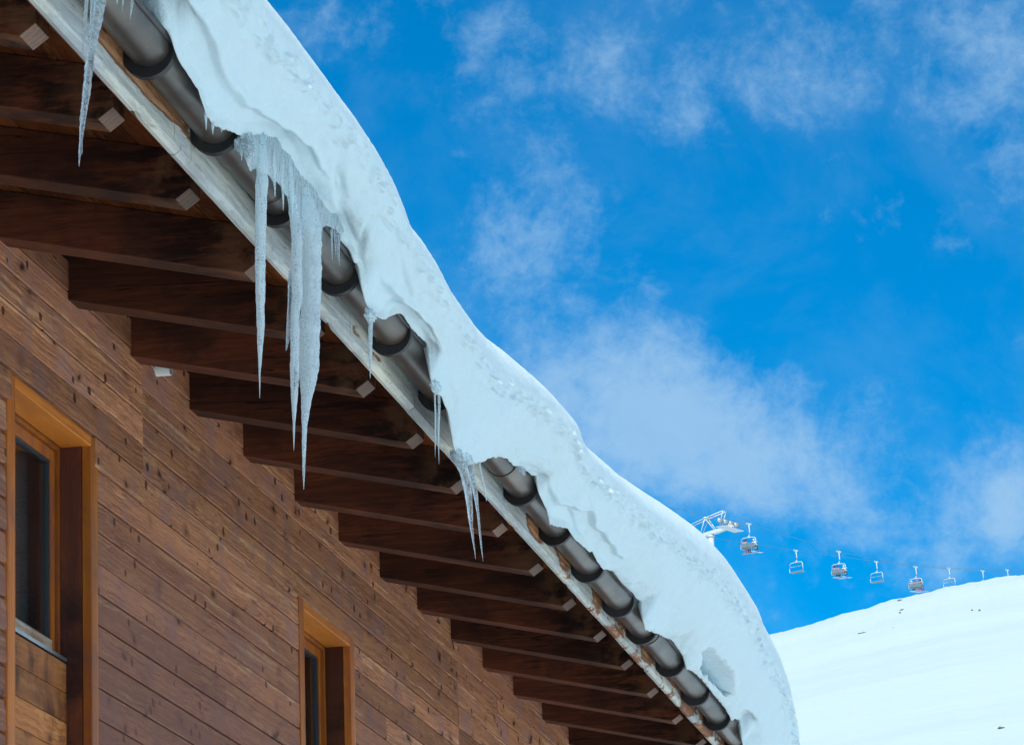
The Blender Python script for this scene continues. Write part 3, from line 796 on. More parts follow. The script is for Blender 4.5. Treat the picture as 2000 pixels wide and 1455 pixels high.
# ------------------------------------------------------------------ ice
XI = -2.775
def icicle(rows, name, label, m='ice', ratio=1., x=XI, seed=0, merge=None, group='icicles hanging along the snowy eaves', wob=.10, parent=None, extend=True):
    rows = list(rows)
    x0_ = x; x += max(0, max(r[2] for r in rows)-.007)
    q = x/XI; ext = .035 if max(r[2] for r in rows) > .012 else .015
    rows = [(rows[0][0], rows[0][1]+ext, rows[0][2]*.8)]+rows if extend else rows; rows = [(a*q, 1.7+(b_-1.7)*q, c*q) for a, b_, c in rows]
    # resample finely
    pts = []; zz = [r[1] for r in rows]; N = max(10, int((zz[0]-zz[-1])/.006))
    zs = np.array(zz[::-1]); yv = np.array([r[0] for r in rows][::-1]); wv = np.array([r[2] for r in rows][::-1])
    b = MB(); b.sm = True; seg = 18 if wv.max() > .008 else 10; vs = []; fs = []
    for i in range(N+1):
        z = lerp(zz[0], zz[-1], i/N); y = float(np.interp(z, zs, yv)); w = float(np.interp(z, zs, wv))
        if i == N: w = .0003
        xc = lerp(x0_-.004, x, sst(0, .14, zz[0]-z)); y -= (x-xc)*.0
        rip = 1+wob*.22*math.sin(z*260+seed+2*fbm(z*9, seed, 0, 2))+wob*1.3*fbm(z*30, seed, 1, 2)
        for j in range(seg):
            th = 2*math.pi*j/seg
            lob = 1+.16*fbm(math.cos(th)*1.6+seed, math.sin(th)*1.6, z*5, 3)+.05*fbm(math.cos(th)*4, math.sin(th)*4+seed, z*50, 2)
            vs.append((xc+math.sin(th)*w*lob*rip, y+math.cos(th)*w*ratio*lob*rip, z))
    for i in range(N):
        for j in range(seg): fs.append((i*seg+j, i*seg+(j+1)%seg, (i+1)*seg+(j+1)%seg, (i+1)*seg+j))
    fs += [tuple(range(seg)), tuple(N*seg+j for j in range(seg-1, -1, -1))]
    b.add(vs, fs)
    o = b.build(name, M[m], parent)
    if label: tag(o, label, 'icicle' if name == 'icicle' else 'ice', group)
    return o
IC = {
'corner main': [(9.926, 5.282, 0.0147), (9.91, 5.238, 0.016), (9.9, 5.201, 0.016), (9.878, 5.159, 0.0153), (9.853, 5.118, 0.0152), (9.814, 5.036, 0.0099), (9.792, 4.975, 0.0105), (9.772, 4.914, 0.0091), (9.745, 4.853, 0.0072), (9.726, 4.793, 0.0045), (9.722, 4.758, 0.0041), (9.716, 4.752, 0.0026), (9.71, 4.731, 0.0013), (9.709, 4.721, 0.0004)] ,
'corner second': [(9.801, 5.237, 0.0066), (9.788, 5.165, 0.0046), (9.771, 5.119, 0.0042), (9.759, 5.074, 0.003), (9.746, 5.028, 0.0016), (9.743, 5.002, 0.0005)] ,
'corner third': [(9.839, 5.25, 0.0066), (9.838, 5.181, 0.0053), (9.82, 5.121, 0.0033), (9.806, 5.075, 0.0022)] ,
'top small 0': [(10.065, 5.312, 0.0038), (10.063, 5.255, 0.0026), (10.064, 5.249, 0.0015), (10.065, 5.243, 0.0005)] ,
'top small 1': [(10.122, 5.331, 0.0044), (10.121, 5.274, 0.003), (10.113, 5.255, 0.0017), (10.106, 5.235, 0.0005)] ,
'top small 2': [(10.212, 5.361, 0.006), (10.21, 5.304, 0.0042), (10.193, 5.271, 0.0024), (10.176, 5.238, 0.0005)] ,
'long single': [(11.603, 5.356, 0.014), (11.588, 5.322, 0.015), (11.566, 5.204, 0.0165), (11.544, 5.075, 0.016), (11.532, 4.949, 0.0142), (11.529, 4.827, 0.0112), (11.531, 4.782, 0.0107), (11.52, 4.724, 0.008), (11.517, 4.685, 0.0054), (11.508, 4.646, 0.0025), (11.508, 4.609, 0.0016), (11.506, 4.572, 0.0005)] ,
'big L': [(12.003, 5.26, 0.0144), (11.991, 5.155, 0.0164), (11.979, 5.067, 0.0168), (11.98, 4.983, 0.0153), (11.954, 4.926, 0.0126), (11.943, 4.827, 0.0128), (11.935, 4.748, 0.0126), (11.926, 4.669, 0.0086), (11.918, 4.591, 0.0035), (11.914, 4.552, 0.0021), (11.911, 4.513, 0.0006)] ,
'big R': [(12.184, 5.336, 0.0282), (12.178, 5.248, 0.0302), (12.181, 5.163, 0.0302), (12.171, 5.075, 0.0293), (12.157, 4.986, 0.0275), (12.14, 4.934, 0.0302), (12.135, 4.874, 0.0292), (12.129, 4.814, 0.0286), (12.109, 4.751, 0.0226), (12.08, 4.697, 0.015), (12.053, 4.621, 0.0081), (12.042, 4.561, 0.0066), (12.037, 4.522, 0.0051), (12.031, 4.47, 0.0034), (12.028, 4.424, 0.0008)] ,
'sliver': [(11.923, 5.031, 0.0067), (11.905, 4.997, 0.0063), (11.881, 4.916, 0.0065), (11.874, 4.88, 0.0071), (11.857, 4.825, 0.0056), (11.831, 4.785, 0.0013)] ,
'curt a': [(11.729, 5.334, 0.0101), (11.732, 5.293, 0.0073), (11.731, 5.259, 0.0044), (11.729, 5.233, 0.0022), (11.723, 5.211, 0.0008)] ,
'curt b': [(11.828, 5.342, 0.0092), (11.83, 5.3, 0.0061), (11.828, 5.266, 0.0039), (11.827, 5.228, 0.0024), (11.824, 5.198, 0.0006)] ,
'curt c': [(11.93, 5.359, 0.0123), (11.935, 5.3, 0.0102), (11.936, 5.258, 0.0061), (11.936, 5.224, 0.0039), (11.928, 5.186, 0.001)] ,
'rt a': [(12.338, 5.314, 0.0042), (12.336, 5.291, 0.0034), (12.331, 5.255, 0.0008)] ,
'rt 0': [(12.477, 5.308, 0.0036), (12.47, 5.265, 0.0021), (12.464, 5.222, 0.0006)] ,
'rt 1': [(12.523, 5.327, 0.0042), (12.52, 5.284, 0.0025), (12.516, 5.242, 0.0006)] ,
'rt 2': [(12.554, 5.31, 0.0027), (12.552, 5.276, 0.0016), (12.55, 5.241, 0.0006)] ,
'rt 3': [(12.577, 5.316, 0.0033), (12.569, 5.273, 0.002), (12.561, 5.231, 0.0006)] ,
'thin': [(13.025, 5.179, 0.0102), (13.023, 5.163, 0.0069), (12.984, 5.082, 0.0055), (12.972, 5.016, 0.003), (12.968, 4.975, 0.0008)] ,
'pair L': [(14.015, 5.199, 0.0074), (14.014, 5.181, 0.0043), (14.007, 5.16, 0.0028), (13.996, 5.09, 0.003), (13.985, 5.02, 0.0023), (13.976, 4.967, 0.0011), (13.973, 4.944, 0.0003)] ,
'pair R': [(14.088, 5.213, 0.0066), (14.081, 5.194, 0.0041), (14.069, 5.141, 0.0046), (14.041, 5.067, 0.0041), (14.036, 4.998, 0.0021), (14.036, 4.964, 0.0012), (14.036, 4.934, 0.0003)] ,
'f a': [(14.436, 5.037, 0.0228), (14.481, 5.026, 0.014), (14.508, 5.006, 0.0108), (14.535, 4.959, 0.0134), (14.547, 4.923, 0.0115), (14.563, 4.888, 0.01), (14.58, 4.839, 0.0061), (14.607, 4.793, 0.0036), (14.634, 4.759, 0.0019), (14.644, 4.73, 0.0005)] ,
'f b': [(14.612, 5.076, 0.0167), (14.618, 5.056, 0.015), (14.638, 5.008, 0.0113), (14.676, 4.963, 0.0075), (14.709, 4.917, 0.0052), (14.728, 4.87, 0.0039), (14.75, 4.821, 0.0032), (14.766, 4.785, 0.0022), (14.784, 4.75, 0.0005)] ,
'f c': [(14.785, 5.106, 0.0052), (14.787, 5.095, 0.0032), (14.816, 5.059, 0.0033), (14.852, 5.027, 0.0033), (14.878, 4.992, 0.0017), (14.879, 4.982, 0.0004)] ,
'edge a': [(10.952, 5.22, 0.0041), (10.954, 5.199, 0.0023), (10.95, 5.179, 0.0006)] ,
'edge b': [(11.029, 5.213, 0.0044), (11.027, 5.203, 0.0021), (11.025, 5.189, 0.0006)] ,
'edge c': [(11.124, 5.241, 0.004), (11.125, 5.233, 0.0021), (11.125, 5.225, 0.0006)] ,
'lump a': [(11.347, 5.241, 0.0046), (11.348, 5.226, 0.0024), (11.346, 5.209, 0.0006)] ,
'lump b': [(11.413, 5.254, 0.0053), (11.409, 5.24, 0.0024), (11.41, 5.225, 0.0006)] ,

}
LAB = {
 'corner main': ('icicle', 'long glassy icicle nearest the top left corner, in front of the fascia', 'clear_ice'),
 'corner second': ('icicle', 'short thin icicle left beside the long one in the top left corner', 'clear_ice'),
 'corner third': ('icicle', 'short strand of ice frozen between two icicles in the top left corner', 'clear_ice'),
 'top small 0': ('icicle', 'tiniest icicle over the gutter at the top edge, leftmost of three', 'clear_ice'),
 'top small 1': ('icicle', 'small icicle over the gutter at the top edge, middle one of three', 'clear_ice'),
 'top small 2': ('icicle', 'small forked looking icicle over the gutter at the top edge, rightmost of three', 'clear_ice'),
 'long single': ('icicle', 'long straight pale icicle hanging alone left of the thick double icicle', 'ice'),
 'big L': ('icicle', 'left prong of the thick double icicle, the shorter and slimmer one', 'ice'),
 'big R': ('icicle', 'right prong of the thick double icicle, the widest and lowest reaching ice', 'ice'),
 'sliver': ('icicle', 'dark see-through ice sliver clinging left of the thick double icicle', 'clear_ice'),
 'curt a': ('icicle', 'pointed tooth of the ice curtain next to the long straight icicle', 'ice'),
 'curt b': ('icicle', 'middle tooth of the ice curtain with a needle thin tip', 'ice'),
 'curt c': ('icicle', 'tooth of the ice curtain touching the thick double icicle', 'ice'),
 'rt a': ('icicle', 'tiny icicle just right of the thick double icicle', 'clear_ice'),
 'rt 0': ('icicle', 'first of four tiny icicles under the snow right of the double icicle', 'clear_ice'),
 'rt 1': ('icicle', 'second of four tiny icicles under the snow, the stoutest', 'clear_ice'),
 'rt 2': ('icicle', 'third of four tiny icicles under the snow, the shortest', 'clear_ice'),
 'rt 3': ('icicle', 'last of four tiny icicles under the snow, nearest the large bracket', 'clear_ice'),
 'thin': ('icicle', 'single thin icicle below an icy nub at the middle of the gutter', 'ice'),
 'pair L': ('icicle', 'left of two needle icicles before the end of the pale fascia board', 'ice'),
 'pair R': ('icicle', 'right of two needle icicles before the end of the pale fascia board', 'ice'),
 'f a': ('icicle', 'left and thickest of three curved icicles under the lowest snow lobe', 'clear_ice'),
 'f b': ('icicle', 'middle and longest of three curved icicles under the lowest snow lobe', 'clear_ice'),
 'f c': ('icicle', 'short right one of three curved icicles under the lowest snow lobe', 'ice'),
 'edge a': ('icicle', 'tiny drip icicle on the snow rim above the second visible bracket, leftmost', 'ice'),
 'edge b': ('icicle', 'tiny drip icicle on the snow rim above the second visible bracket, middle', 'ice'),
 'edge c': ('icicle', 'tiny drip icicle on the snow rim above the second visible bracket, rightmost', 'ice'),
 'lump a': ('icicle', 'left spike below the glassy ice lump beside the ice curtain', 'clear_ice'),
 'lump b': ('icicle', 'right spike below the glassy ice lump beside the ice curtain', 'clear_ice'),
}
for i, (k_, rows) in enumerate(IC.items()):
    nm, lb, mt = LAB[k_]
    dx = {'sliver': -.012, 'big L': .004, 'corner second': .006, 'corner third': .008}.get(k_, 0)
    rat = {'big R': .8}.get(k_, 1.)
    icicle(rows, nm, lb, mt, rat, XI+dx, seed=i*3.7, wob=.16 if k_ in ('corner main', 'sliver') else .09)
# a sheet of ice between the snow rim and the hanging icicles
def curtain():
    lo = [(11.44,5.245),(11.50,5.225),(11.542,5.243),(11.678,5.282),(11.764,5.273),(11.853,5.289),(11.947,5.275),(12.008,5.222),(12.172,5.236),(12.35,5.284),(12.449,5.327),(12.555,5.346),(12.66,5.352),(12.72,5.345)]
    s = 2.775/2.785
    ly = np.array([a*s for a, c in lo]); lz = np.array([1.7+(c-1.7)*s for a, c in lo])
    NY, NZ = 190, 26; vs = []; fs = []
    for side in (1, -1):
        for i in range(NY+1):
            y = lerp(ly[0], ly[-1], i/NY)
            zt = float(np.interp(y, _ly, _lz))+.030
            zl = float(np.interp(y, ly, lz))+.006*fbm(y*28, 0, 0, 3)
            zl = min(zl, zt-.01)
            for j in range(NZ+1):
                t = j/NZ; z = lerp(zt, zl, t)
                th = .0075*(1-t**4)+.0012+.0045*abs(fbm(y*22, z*2.2, 4, 3))*(1-t**6)
                vs.append((-2.7815+side*th+.0030*fbm(y*16, z*2.5, 1, 2), y, z))
    n = NZ+1; off = (NY+1)*n
    for i in range(NY):
        for j in range(NZ):
            a = i*n+j
            fs.append((a, a+1, a+n+1, a+n)); fs.append((off+a, off+a+n, off+a+n+1, off+a+1))
        fs.append((i*n+NZ, off+i*n+NZ, off+(i+1)*n+NZ, (i+1)*n+NZ)); fs.append((i*n, (i+1)*n, off+(i+1)*n, off+i*n))
    for i in (0, NY):
        for j in range(NZ): fs.append((i*n+j, i*n+j+1, off+i*n+j+1, off+i*n+j))
    b = MB(); b.sm = True; b.add(vs, fs)
    tag(b.build('ice_curtain', M['ice']), 'grey translucent ice sheet between the snow rim and the thick double icicle', 'ice curtain')
curtain()
def lump(name, c, r, label, m='clear_ice', seed=1, flat=.45):
    bm = bmesh.new(); bmesh.ops.create_icosphere(bm, subdivisions=5, radius=1)
    for v in bm.verts:
        p = v.co.copy(); d = 1+.45*fbm(p.x*1.7+seed, p.y*1.7, p.z*1.7, 4)+.10*fbm(p.x*7, p.y*7+seed, p.z*7, 2)
        v.co = Vector((c[0]+p.x*r[0]*d*flat, c[1]+p.y*r[1]*d, c[2]+p.z*r[2]*d))
    me = bpy.data.meshes.new(name); bm.to_mesh(me); bm.free()
    for q in me.polygons: q.use_smooth = True
    me.materials.append(M[m]); o = bpy.data.objects.new(name, me); COL.objects.link(o)
    return tag(o, label, 'ice')
lump('ice_lump', (-2.778, 11.385, 5.262), (.05, .052, .026), 'glassy ice lump at the snow rim left of the ice curtain', seed=2)
lump('ice_lump', (-2.772, 12.975, 5.178), (.03, .042, .020), 'crumpled icy nub above the single thin icicle', 'ice', seed=5)
lump('ice_lump', (-2.776, 14.49, 5.062), (.04, .10, .030), 'broad crusty ice lump over the three curved icicles', 'ice', seed=9)
lump('ice_lump', (-2.779, 15.60, 5.258), (.03, .075, .013), 'small clear ice shard on the snow rim above the half hidden gutter', seed=12)
lump('ice_lump', (-2.772, 13.99, 5.190), (.03, .05, .022), 'frosty ice knob holding the two needle icicles', 'ice', seed=15)

# ------------------------------------------------------------------ chairlift beyond the ridge
def skin(name, chains, m, parent, sub=1):
    """chains: lists of (x,y,z,r); first point of the first chain is the root, later chains start at an index pair"""
    vs = []; rs = []; es = []; idx = {}
    for ch in chains:
        prev = None
        for (x, y, z, r) in ch:
            key = (round(x, 3), round(y, 3), round(z, 3))
            if key not in idx: idx[key] = len(vs); vs.append((x, y, z)); rs.append(r)
            if prev is not None: es.append((prev, idx[key]))
            prev = idx[key]
    me = bpy.data.meshes.new(name); me.from_pydata(vs, es, []); me.update()
    o = bpy.data.objects.new(name, me); COL.objects.link(o)
    bm = bmesh.new(); bm.from_mesh(me); lay = bm.verts.layers.skin.verify()
    for v, r in zip(bm.verts, rs): v[lay].radius = (r, r); v[lay].use_root = (v.index == 0)
    bm.to_mesh(me); bm.free()
    o.modifiers.new('skin', 'SKIN'); sb = o.modifiers.new('sub', 'SUBSURF'); sb.levels = sb.render_levels = sub
    me.materials.append(m); o.parent = parent
    return o
MC = {}
def cloth(c):
    if c not in MC: MC[c] = simple('cloth_%d' % len(MC), c, .8, 0, 6, .2)
    return MC[c]
SKIN = simple('skin_tone', (.50,.30,.22), .5)
def person(root_name, base, yaw, jacket, trousers, helmet, label, skis='ski', skicol=(.75,.8,.8)):
    P = empty(root_name, base, label, 'person', 'skiers riding the chairlift'); P.rotation_euler.z = yaw
    # seated: hips at origin, facing +Y
    hip = (0, 0, .08, .15)
    torso = [hip, (0, -.03, .30, .15), (0, -.02, .50, .16), (0, 0, .62, .065), (0, .02, .74, .085), (0, .03, .83, .075)]
    legs = []; arms = []
    for s in (-1, 1):
        legs.append([hip, (s*.10, .08, .06, .10), (s*.13, .44, .08, .075), (s*.13, .50, -.36, .050), (s*.13, .52, -.40, .05), (s*.13, .64, -.43, .045)])
        arms.append([(0, -.02, .50, .16), (s*.20, -.01, .50, .065), (s*.26, .10, .26, .050), (s*.17, .32, .22, .040), (s*.16, .40, .22, .042)])
    body = skin('body', [torso]+legs+arms, SKIN, P)
    e = 1.18
    skin('jacket', [[(x, y, z, r*e) for x, y, z, r in torso[:3]]+[(0, 0, .60, .075)]]+[[(x, y, z, r*e*1.05) for x, y, z, r in a[:4]] for a in arms], cloth(jacket), P)
    skin('trousers', [[(x, y, z, r*1.2) for x, y, z, r in l[:4]] for l in legs], cloth(trousers), P)
    h = MB(); h.sm = True; h.ball((0, .015, .81), (.115, .13, .115), 12, 8); ho = h.build('helmet', cloth(helmet), None); ho.parent = P
    # face: goggles
    g = MB(); g.box(-.075, .075, .115, .15, .76, .80); go = g.build('goggles', M['gasket'], None, bevel=.01); go.parent = P
    b = MB(); b.sm = True
    for s in (-1, 1): b.ball((s*.13, .56, -.44), (.06, .16, .075), 10, 6)
    bo = b.build('ski_boots', M['gasket'], None); bo.parent = P
    if skis == 'ski':
        for s in (-1, 1):
            k_ = MB(); x = s*.13
            k_.add([(x-.045, -.35, -.53), (x+.045, -.35, -.53), (x+.035, .60, -.53), (x-.035, .60, -.53), (x-.05, 1.25, -.52), (x+.05, 1.25, -.52), (x+.01, 1.42, -.44), (x-.01, 1.42, -.44)]+
                   [(x-.045, -.35, -.515), (x+.045, -.35, -.515), (x+.035, .60, -.515), (x-.035, .60, -.515), (x-.05, 1.25, -.505), (x+.05, 1.25, -.505), (x+.01, 1.42, -.425), (x-.01, 1.42, -.425)],
                   [(0,1,2,3), (3,2,5,4), (4,5,6,7), (11,10,9,8), (12,13,10,11), (15,14,13,12), (0,8,9,1), (6,14,15,7), (1,9,10,2), (2,10,13,5), (5,13,14,6), (3,11,8,0), (4,12,11,3), (7,15,12,4)])
            ko = k_.build('ski', cloth(skicol), None); ko.parent = P
    else:
        k_ = MB(); k_.box(-.80, .80, .50, .78, -.535, -.515); ko = k_.build('snowboard', cloth(skicol), None, bevel=.008); ko.parent = P
    return P

def make_chair(folded=False):
    r = empty('chairlift_chair', (0, 0, 0))
    def ad(b, n, m, **kw):
        o = b.build(n, m, None, **kw); o.parent = r; return o
    g = MB(); g.sm = True
    g.box(-.07, .07, -.34, .34, -.10, .09); g.tube([(0, -.40, .03), (0, .40, .03)], .07, 8)
    ad(g, 'grip', M['galv'], bevel=.01, smooth=False)
    h = MB(); h.sm = True
    h.tube([(0, 0, 0), (.09, 0, -.45), (.16, 0, -.95), (.15, 0, -1.20), (.03, 0, -1.38), (-.05, 0, -1.48)], .062, 10)
    ad(h, 'hanger', M['galv'])
    f = MB(); f.sm = True
    f.tube([(-.82, .30, -2.80), (-1.08, 0, -2.72), (-1.10, -.02, -2.30), (-1.02, 0, -1.72), (-.86, 0, -1.55), (0, 0, -1.49), (.86, 0, -1.55), (1.02, 0, -1.72), (1.10, -.02, -2.30), (1.08, 0, -2.72), (.82, .30, -2.80)], .045, 10)
    f.ball((0, 0, -1.49), (.30, .10, .09), 10, 6)
    ad(f, 'bail_frame', M['galv'])
    s = MB(); s.cur = 0
    if folded:      # nobody aboard: slim cushion bar only, the back lies flat behind it
        s.box(-.98, .98, -.05, .10, -2.80, -2.66); ad(s, 'seat', M['rubber'], bevel=.03)
        k_ = MB(); k_.box(-.96, .96, .11, .60, -2.79, -2.73); ad(k_, 'backrest', M['rubber'], bevel=.02)
        b = MB(); b.sm = True
        b.tube([(-1.05, 0, -2.05), (-.96, .30, -1.98), (.96, .30, -1.98), (1.05, 0, -2.05)], .022, 8)
        ad(b, 'restraint_bar', M['galv'])
        return r
    s.add([(-.98, -.05, -2.66), (.98, -.05, -2.66), (.98, .45, -2.62), (-.98, .45, -2.62), (-.98, -.05, -2.76), (.98, -.05, -2.76), (.98, .45, -2.72), (-.98, .45, -2.72)], [(0,1,2,3), (7,6,5,4), (0,4,5,1), (1,5,6,2), (2,6,7,3), (3,7,4,0)])
    ad(s, 'seat', M['rubber'], bevel=.03)
    k_ = MB()
    for a, c in ((-.98, -.02), (.02, .98)):
        k_.add([(a, -.10, -2.64), (c, -.10, -2.64), (c, -.20, -2.16), (a, -.20, -2.16), (a, -.05, -2.64), (c, -.05, -2.64), (c, -.14, -2.16), (a, -.14, -2.16)], [(0,1,2,3), (7,6,5,4), (0,4,5,1), (1,5,6,2), (2,6,7,3), (3,7,4,0)])
    ad(k_, 'backrest', M['rubber'], bevel=.02)
    b = MB(); b.sm = True
    b.tube([(-1.03, 0, -1.95), (-1.0, .42, -2.05), (1.0, .42, -2.05), (1.03, 0, -1.95)], .028, 8)
    b.tube([(0, .42, -2.05), (0, .55, -2.9), (0, .60, -3.15)], .024, 8); b.tube([(-.5, .60, -3.13), (.5, .60, -3.13)], .024, 8)
    ad(b, 'restraint_bar', M['galv'])
    return r
def copy_thing(o):
    c = o.copy(); COL.objects.link(c); WLOC[c.name] = tuple(o.location)
    for ch in list(o.children):
        d = ch.copy(); COL.objects.link(d); d.parent = c
    return c
GR_ = 'chairs on the chairlift'
chairs = [  # position of the grip, yaw, label
 ((-58.87, 473.0, 101.56), 'nearest chairlift chair, carrying two riders, just right of the tower'),
 ((-54.09, 521.6, 107.69), 'chairlift chair carrying three riders between two empty chairs'),
 ((-48.12, 559.07, 112.64), 'chairlift chair carrying four riders low over the ridge'),
 ((-43.25, 611.8, 121.92), 'chairlift chair of which only the bent hanger shows above the ridge'),
 ((-62.01, 545.32, 113.0), 'first empty chairlift chair after the chair with two riders'),
 ((-56.19, 590.66, 119.97), 'empty chairlift chair between the ones with three and four riders'),
 ((-50.25, 640.68, 128.29), 'empty chairlift chair whose seat touches the skyline of the ridge'),
 ((-44.59, 685.49, 136.31), 'farthest chairlift chair, only its hanger top above the ridge at the right edge')]
YAW = math.radians(-33)
proto = make_chair()
for i, (p, lb) in enumerate(chairs):
    if i == 4: proto = make_chair(True)
    c = proto if i in (0, 4) else copy_thing(proto)
    c.location = p; c.rotation_euler = (0, math.radians(3.5 if i < 4 else -3.5), YAW+(math.pi if i > 3 else 0))
    if i > 3: c.rotation_euler = (0, math.radians(0.5), YAW)
    tag(c, lb, 'chairlift chair', GR_)
def seat_pos(ci, x):
    p = Vector(chairs[ci][0]); q = Vector((x, .12, -2.60)); q.rotate(Matrix.Rotation(math.radians(3.5), 3, 'Y')); q.rotate(Matrix.Rotation(YAW, 3, 'Z'))
    return p+q
PEOPLE = [
 (0, -.72, (.85,.13,.16), (.7,.08,.12), (.04,.10,.25), 'rider in red jacket at the left end of the nearest chair', 'snowboard', (.6,.42,.42)),
 (0, -.42, (.03,.28,.60), (.03,.04,.06), (.02,.05,.10), 'rider in blue jacket beside the red one on the nearest chair', 'ski', (.5,.3,.3)),
 (0, .70, (.80,.88,.88), (.02,.02,.03), (.75,.80,.80), 'rider in white jacket at the right end of the nearest chair', 'ski', (.8,.9,.92)),
 (1, -.70, (.50,.06,.18), (.02,.02,.03), (.02,.02,.04), 'rider in dark red jacket with black helmet on the three rider chair', 'ski', (.6,.7,.75)),
 (1, -.22, (.85,.10,.13), (.03,.03,.04), (.04,.04,.06), 'rider in bright red jacket in the middle of the three rider chair', 'ski', (.7,.8,.85)),
 (1, .70, (.80,.88,.86), (.02,.03,.04), (.70,.80,.80), 'rider in white jacket at the right end of the three rider chair', 'ski', (.7,.85,.9)),
 (2, -.72, (.90,.28,.20), (.02,.03,.06), (.80,.85,.85), 'rider in coral jacket and white helmet on the four rider chair', 'ski', (.7,.85,.9)),
 (2, -.24, (.02,.22,.65), (.75,.50,.05), (.02,.20,.50), 'rider in blue jacket and yellow trousers on the four rider chair', 'ski', (.8,.85,.9)),
 (2, .25, (.25,.24,.26), (.65,.10,.25), (.55,.18,.14), 'rider in grey jacket and pink trousers on the four rider chair', 'ski', (.75,.5,.75)),
 (2, .70, (.02,.03,.06), (.05,.10,.28), (.02,.02,.03), 'rider in black jacket at the right end of the four rider chair', 'ski', (.8,.5,.7)),
]
for (ci, x, j, t, h, lb, sk, sc) in PEOPLE:
    pp = person('person', seat_pos(ci, x), YAW, j, t, h, lb, sk, sc)
# ropes
for n, pts, lb in (('chairlift_rope', [(-63.5, 430., 95.3), (-60.6, 460., 99.7)]+[chairs[i][0] for i in range(4)]+[(-36.5, 690., 135.6), (-27., 790., 150.)], 'thin steel rope carrying the loaded chairs uphill'),
                   ('chairlift_rope', [(-76., 430., 96.5), (-71.5, 468., 101.2)]+[chairs[i][0] for i in range(4, 8)]+[(-36., 755., 149.), (-33, 790., 155.)], 'thin steel rope carrying the empty chairs downhill')):
    b = MB(); b.sm = True; b.tube([(x, y, z+.03) for x, y, z in pts], .016, 6)
    tag(b.build(n, M['cable']), lb, 'rope', 'ropes of the chairlift')
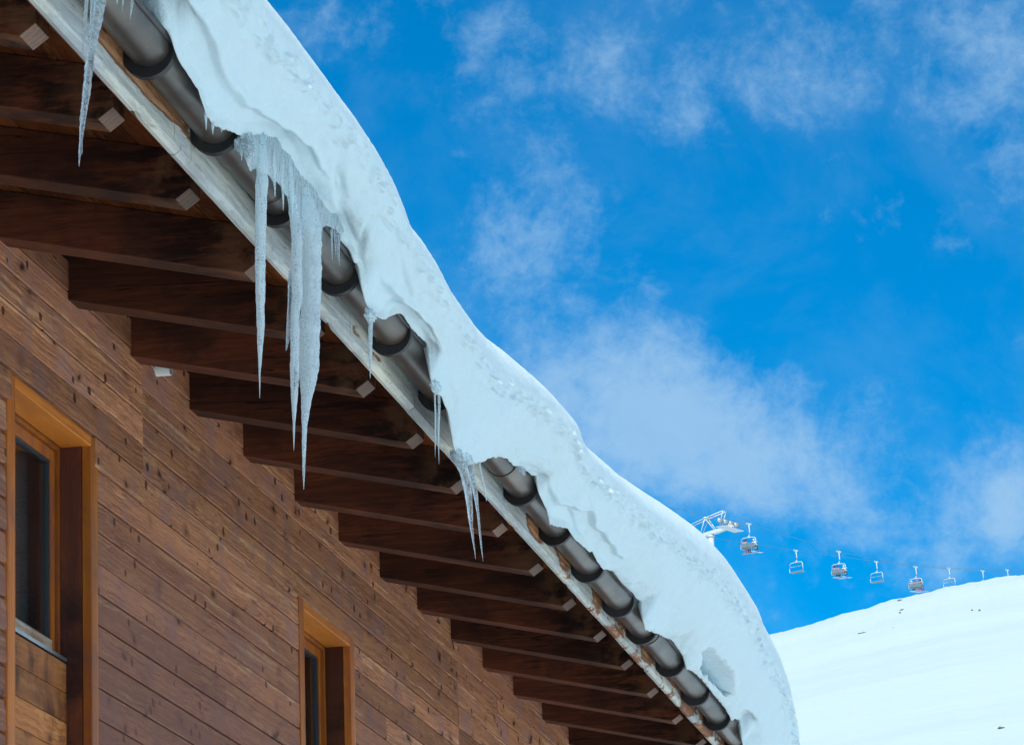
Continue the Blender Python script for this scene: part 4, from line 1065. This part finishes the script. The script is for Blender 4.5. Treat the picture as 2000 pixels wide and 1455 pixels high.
# tower
def tower():
    base = Vector((-62.18, 465.89, terrain(-62.18, 465.89)-.3))
    t = empty('chairlift_tower', tuple(base), 'pale steel chairlift tower with angled gantry and sheaves rising behind the roof snow', 'chairlift tower')
    t.rotation_euler.z = math.radians(-24)
    H = 99.90-base.z
    def ad(b, n, m, par=None, **kw):
        o = b.build(n, m, None, **kw); o.parent = par or t; return o
    p = MB(); p.sm = True; p.tube([(0, 0, 0), (0, 0, H-1.0)], [.42, .33], 20); p.tube([(0, 0, H-1.05), (0, 0, H-.85)], .40, 20)
    ad(p, 'pole', M['galv'])
    b = MB()
    X = lambda zx: (zx-392)*.0108
    Z = lambda zz: H-.55-(zz-385)*.0098
    # cross arm: box beam tapering to its ends
    def beam(x0, x1, zc0, zc1, h0, h1, w0, w1):
        b.add([(x0, -w0, zc0-h0), (x0, w0, zc0-h0), (x0, w0, zc0+h0), (x0, -w0, zc0+h0), (x1, -w1, zc1-h1), (x1, w1, zc1-h1), (x1, w1, zc1+h1), (x1, -w1, zc1+h1)],
              [(0,1,2,3), (7,6,5,4), (0,4,5,1), (1,5,6,2), (2,6,7,3), (3,7,4,0)])
    zc = H-.62
    beam(-.5, .9, zc-.05, zc+.12, .20, .20, .30, .30); beam(.9, 2.9, zc+.12, zc+.42, .20, .12, .30, .18); beam(-.5, -2.5, zc-.05, zc-.30, .20, .12, .30, .18)
    ad(b, 'cross_arm', M['galv'], bevel=.02)
    g = MB(); g.sm = True
    A = (-2.65, 0, zc+1.15); B_ = (-.45, 0, zc+1.72); D = (1.85, 0, zc+2.20)
    for yy in (-.35, .35):
        g.tube([(A[0], yy, A[2]), (B_[0], yy, B_[2]), (D[0], yy, D[2])], .055, 8)
        g.tube([(A[0], yy, A[2]), (-1.35, yy*.6, zc-.05)], .045, 8); g.tube([(B_[0], yy, B_[2]), (-1.20, yy*.6, zc-.02)], .050, 8)
        g.tube([(B_[0], yy, B_[2]), (.65, yy*.6, zc+.25)], .050, 8); g.tube([(D[0], yy, D[2]), (1.35, yy*.6, zc+.70)], .045, 8)
    g.tube([(A[0], -.35, A[2]), (A[0], .35, A[2])], .04, 8); g.tube([(D[0], -.35, D[2]), (D[0], .35, D[2])], .04, 8); g.tube([(B_[0], -.35, B_[2]), (B_[0], .35, B_[2])], .04, 8)
    g.box(B_[0]-.14, B_[0]+.14, -.42, .42, B_[2]-.06, B_[2]+.12)
    ad(g, 'gantry_frame', M['galv'])
    for xs, zo in ((2.35, .75), (-2.35, .05)):
        w = MB(); w.box(xs-.06, xs+.06, -2.1, 2.1, zc+zo-.06, zc+zo+.08); w.box(xs-.16, xs+.16, -.3, .3, zc+zo-.35, zc+zo)
        w.box(xs-.5, xs+.7, -1.9, 2.0, zc+zo-.62, zc+zo-.57)
        fr = ad(w, 'sheave_train', M['galv'], bevel=.01)
        for q in range(8):
            s = MB(); s.sm = True; y = -1.92+q*.55
            s.tube([(xs-.09, y, zc+zo+.10), (xs+.09, y, zc+zo+.10)], .24, 16)
            ad(s, 'sheave_wheel', M['rubber'] if q % 2 else M['galv'], fr)
tower()
# bare stones and tufts poking through the slope
def rock(c, r, label, seed):
    bm = bmesh.new(); bmesh.ops.create_icosphere(bm, subdivisions=3, radius=1)
    for v in bm.verts:
        p = v.co.copy(); d = 1+.55*fbm(p.x*1.3+seed, p.y*1.3, p.z*1.3, 4)
        v.co = Vector((c[0]+p.x*r[0]*d*.8, c[1]+p.y*r[1]*d, terrain(c[0], c[1])-.02+p.z*r[2]*d*.8))
    me = bpy.data.meshes.new('rock'); bm.to_mesh(me); bm.free(); me.materials.append(M['rock'])
    o = bpy.data.objects.new('rock', me); COL.objects.link(o)
    tag(o, label, 'rock', 'bare stones on the snow slope')
rock((-36.92, 412.41), (.38, .5, .10), 'thin dark streak of rock just above the round dark stone on the slope', 1)
rock((-36.90, 409.3), (.14, .5, .16), 'small round dark stone below the ridge under the four rider chair', 2)
rock((-35.76, 390.31), (.26, .5, .12), 'slanting grey stone on the slope between two low streaks', 3)
rock((-39.11, 395.29), (.50, .6, .11), 'long flat grey stone nearest the roof snow', 4)
rock((-38.35, 425.9), (.30, .5, .16), 'rock breaking the crest of the ridge beside the four rider chair', 5)
rock((-32.48, 410.2), (.09, .4, .11), 'tiny lone stone under the seat touching the skyline', 6)
rock((-28.94, 393.6), (.13, .4, .09), 'left one of two tiny stones high on the right of the slope', 7)
rock((-28.2, 392.28), (.12, .4, .10), 'right one of two tiny stones high on the right of the slope', 8)
rock((-18.3, 267.49), (.26, .5, .08), 'dark stone lowest on the slope near the bottom right corner', 9)
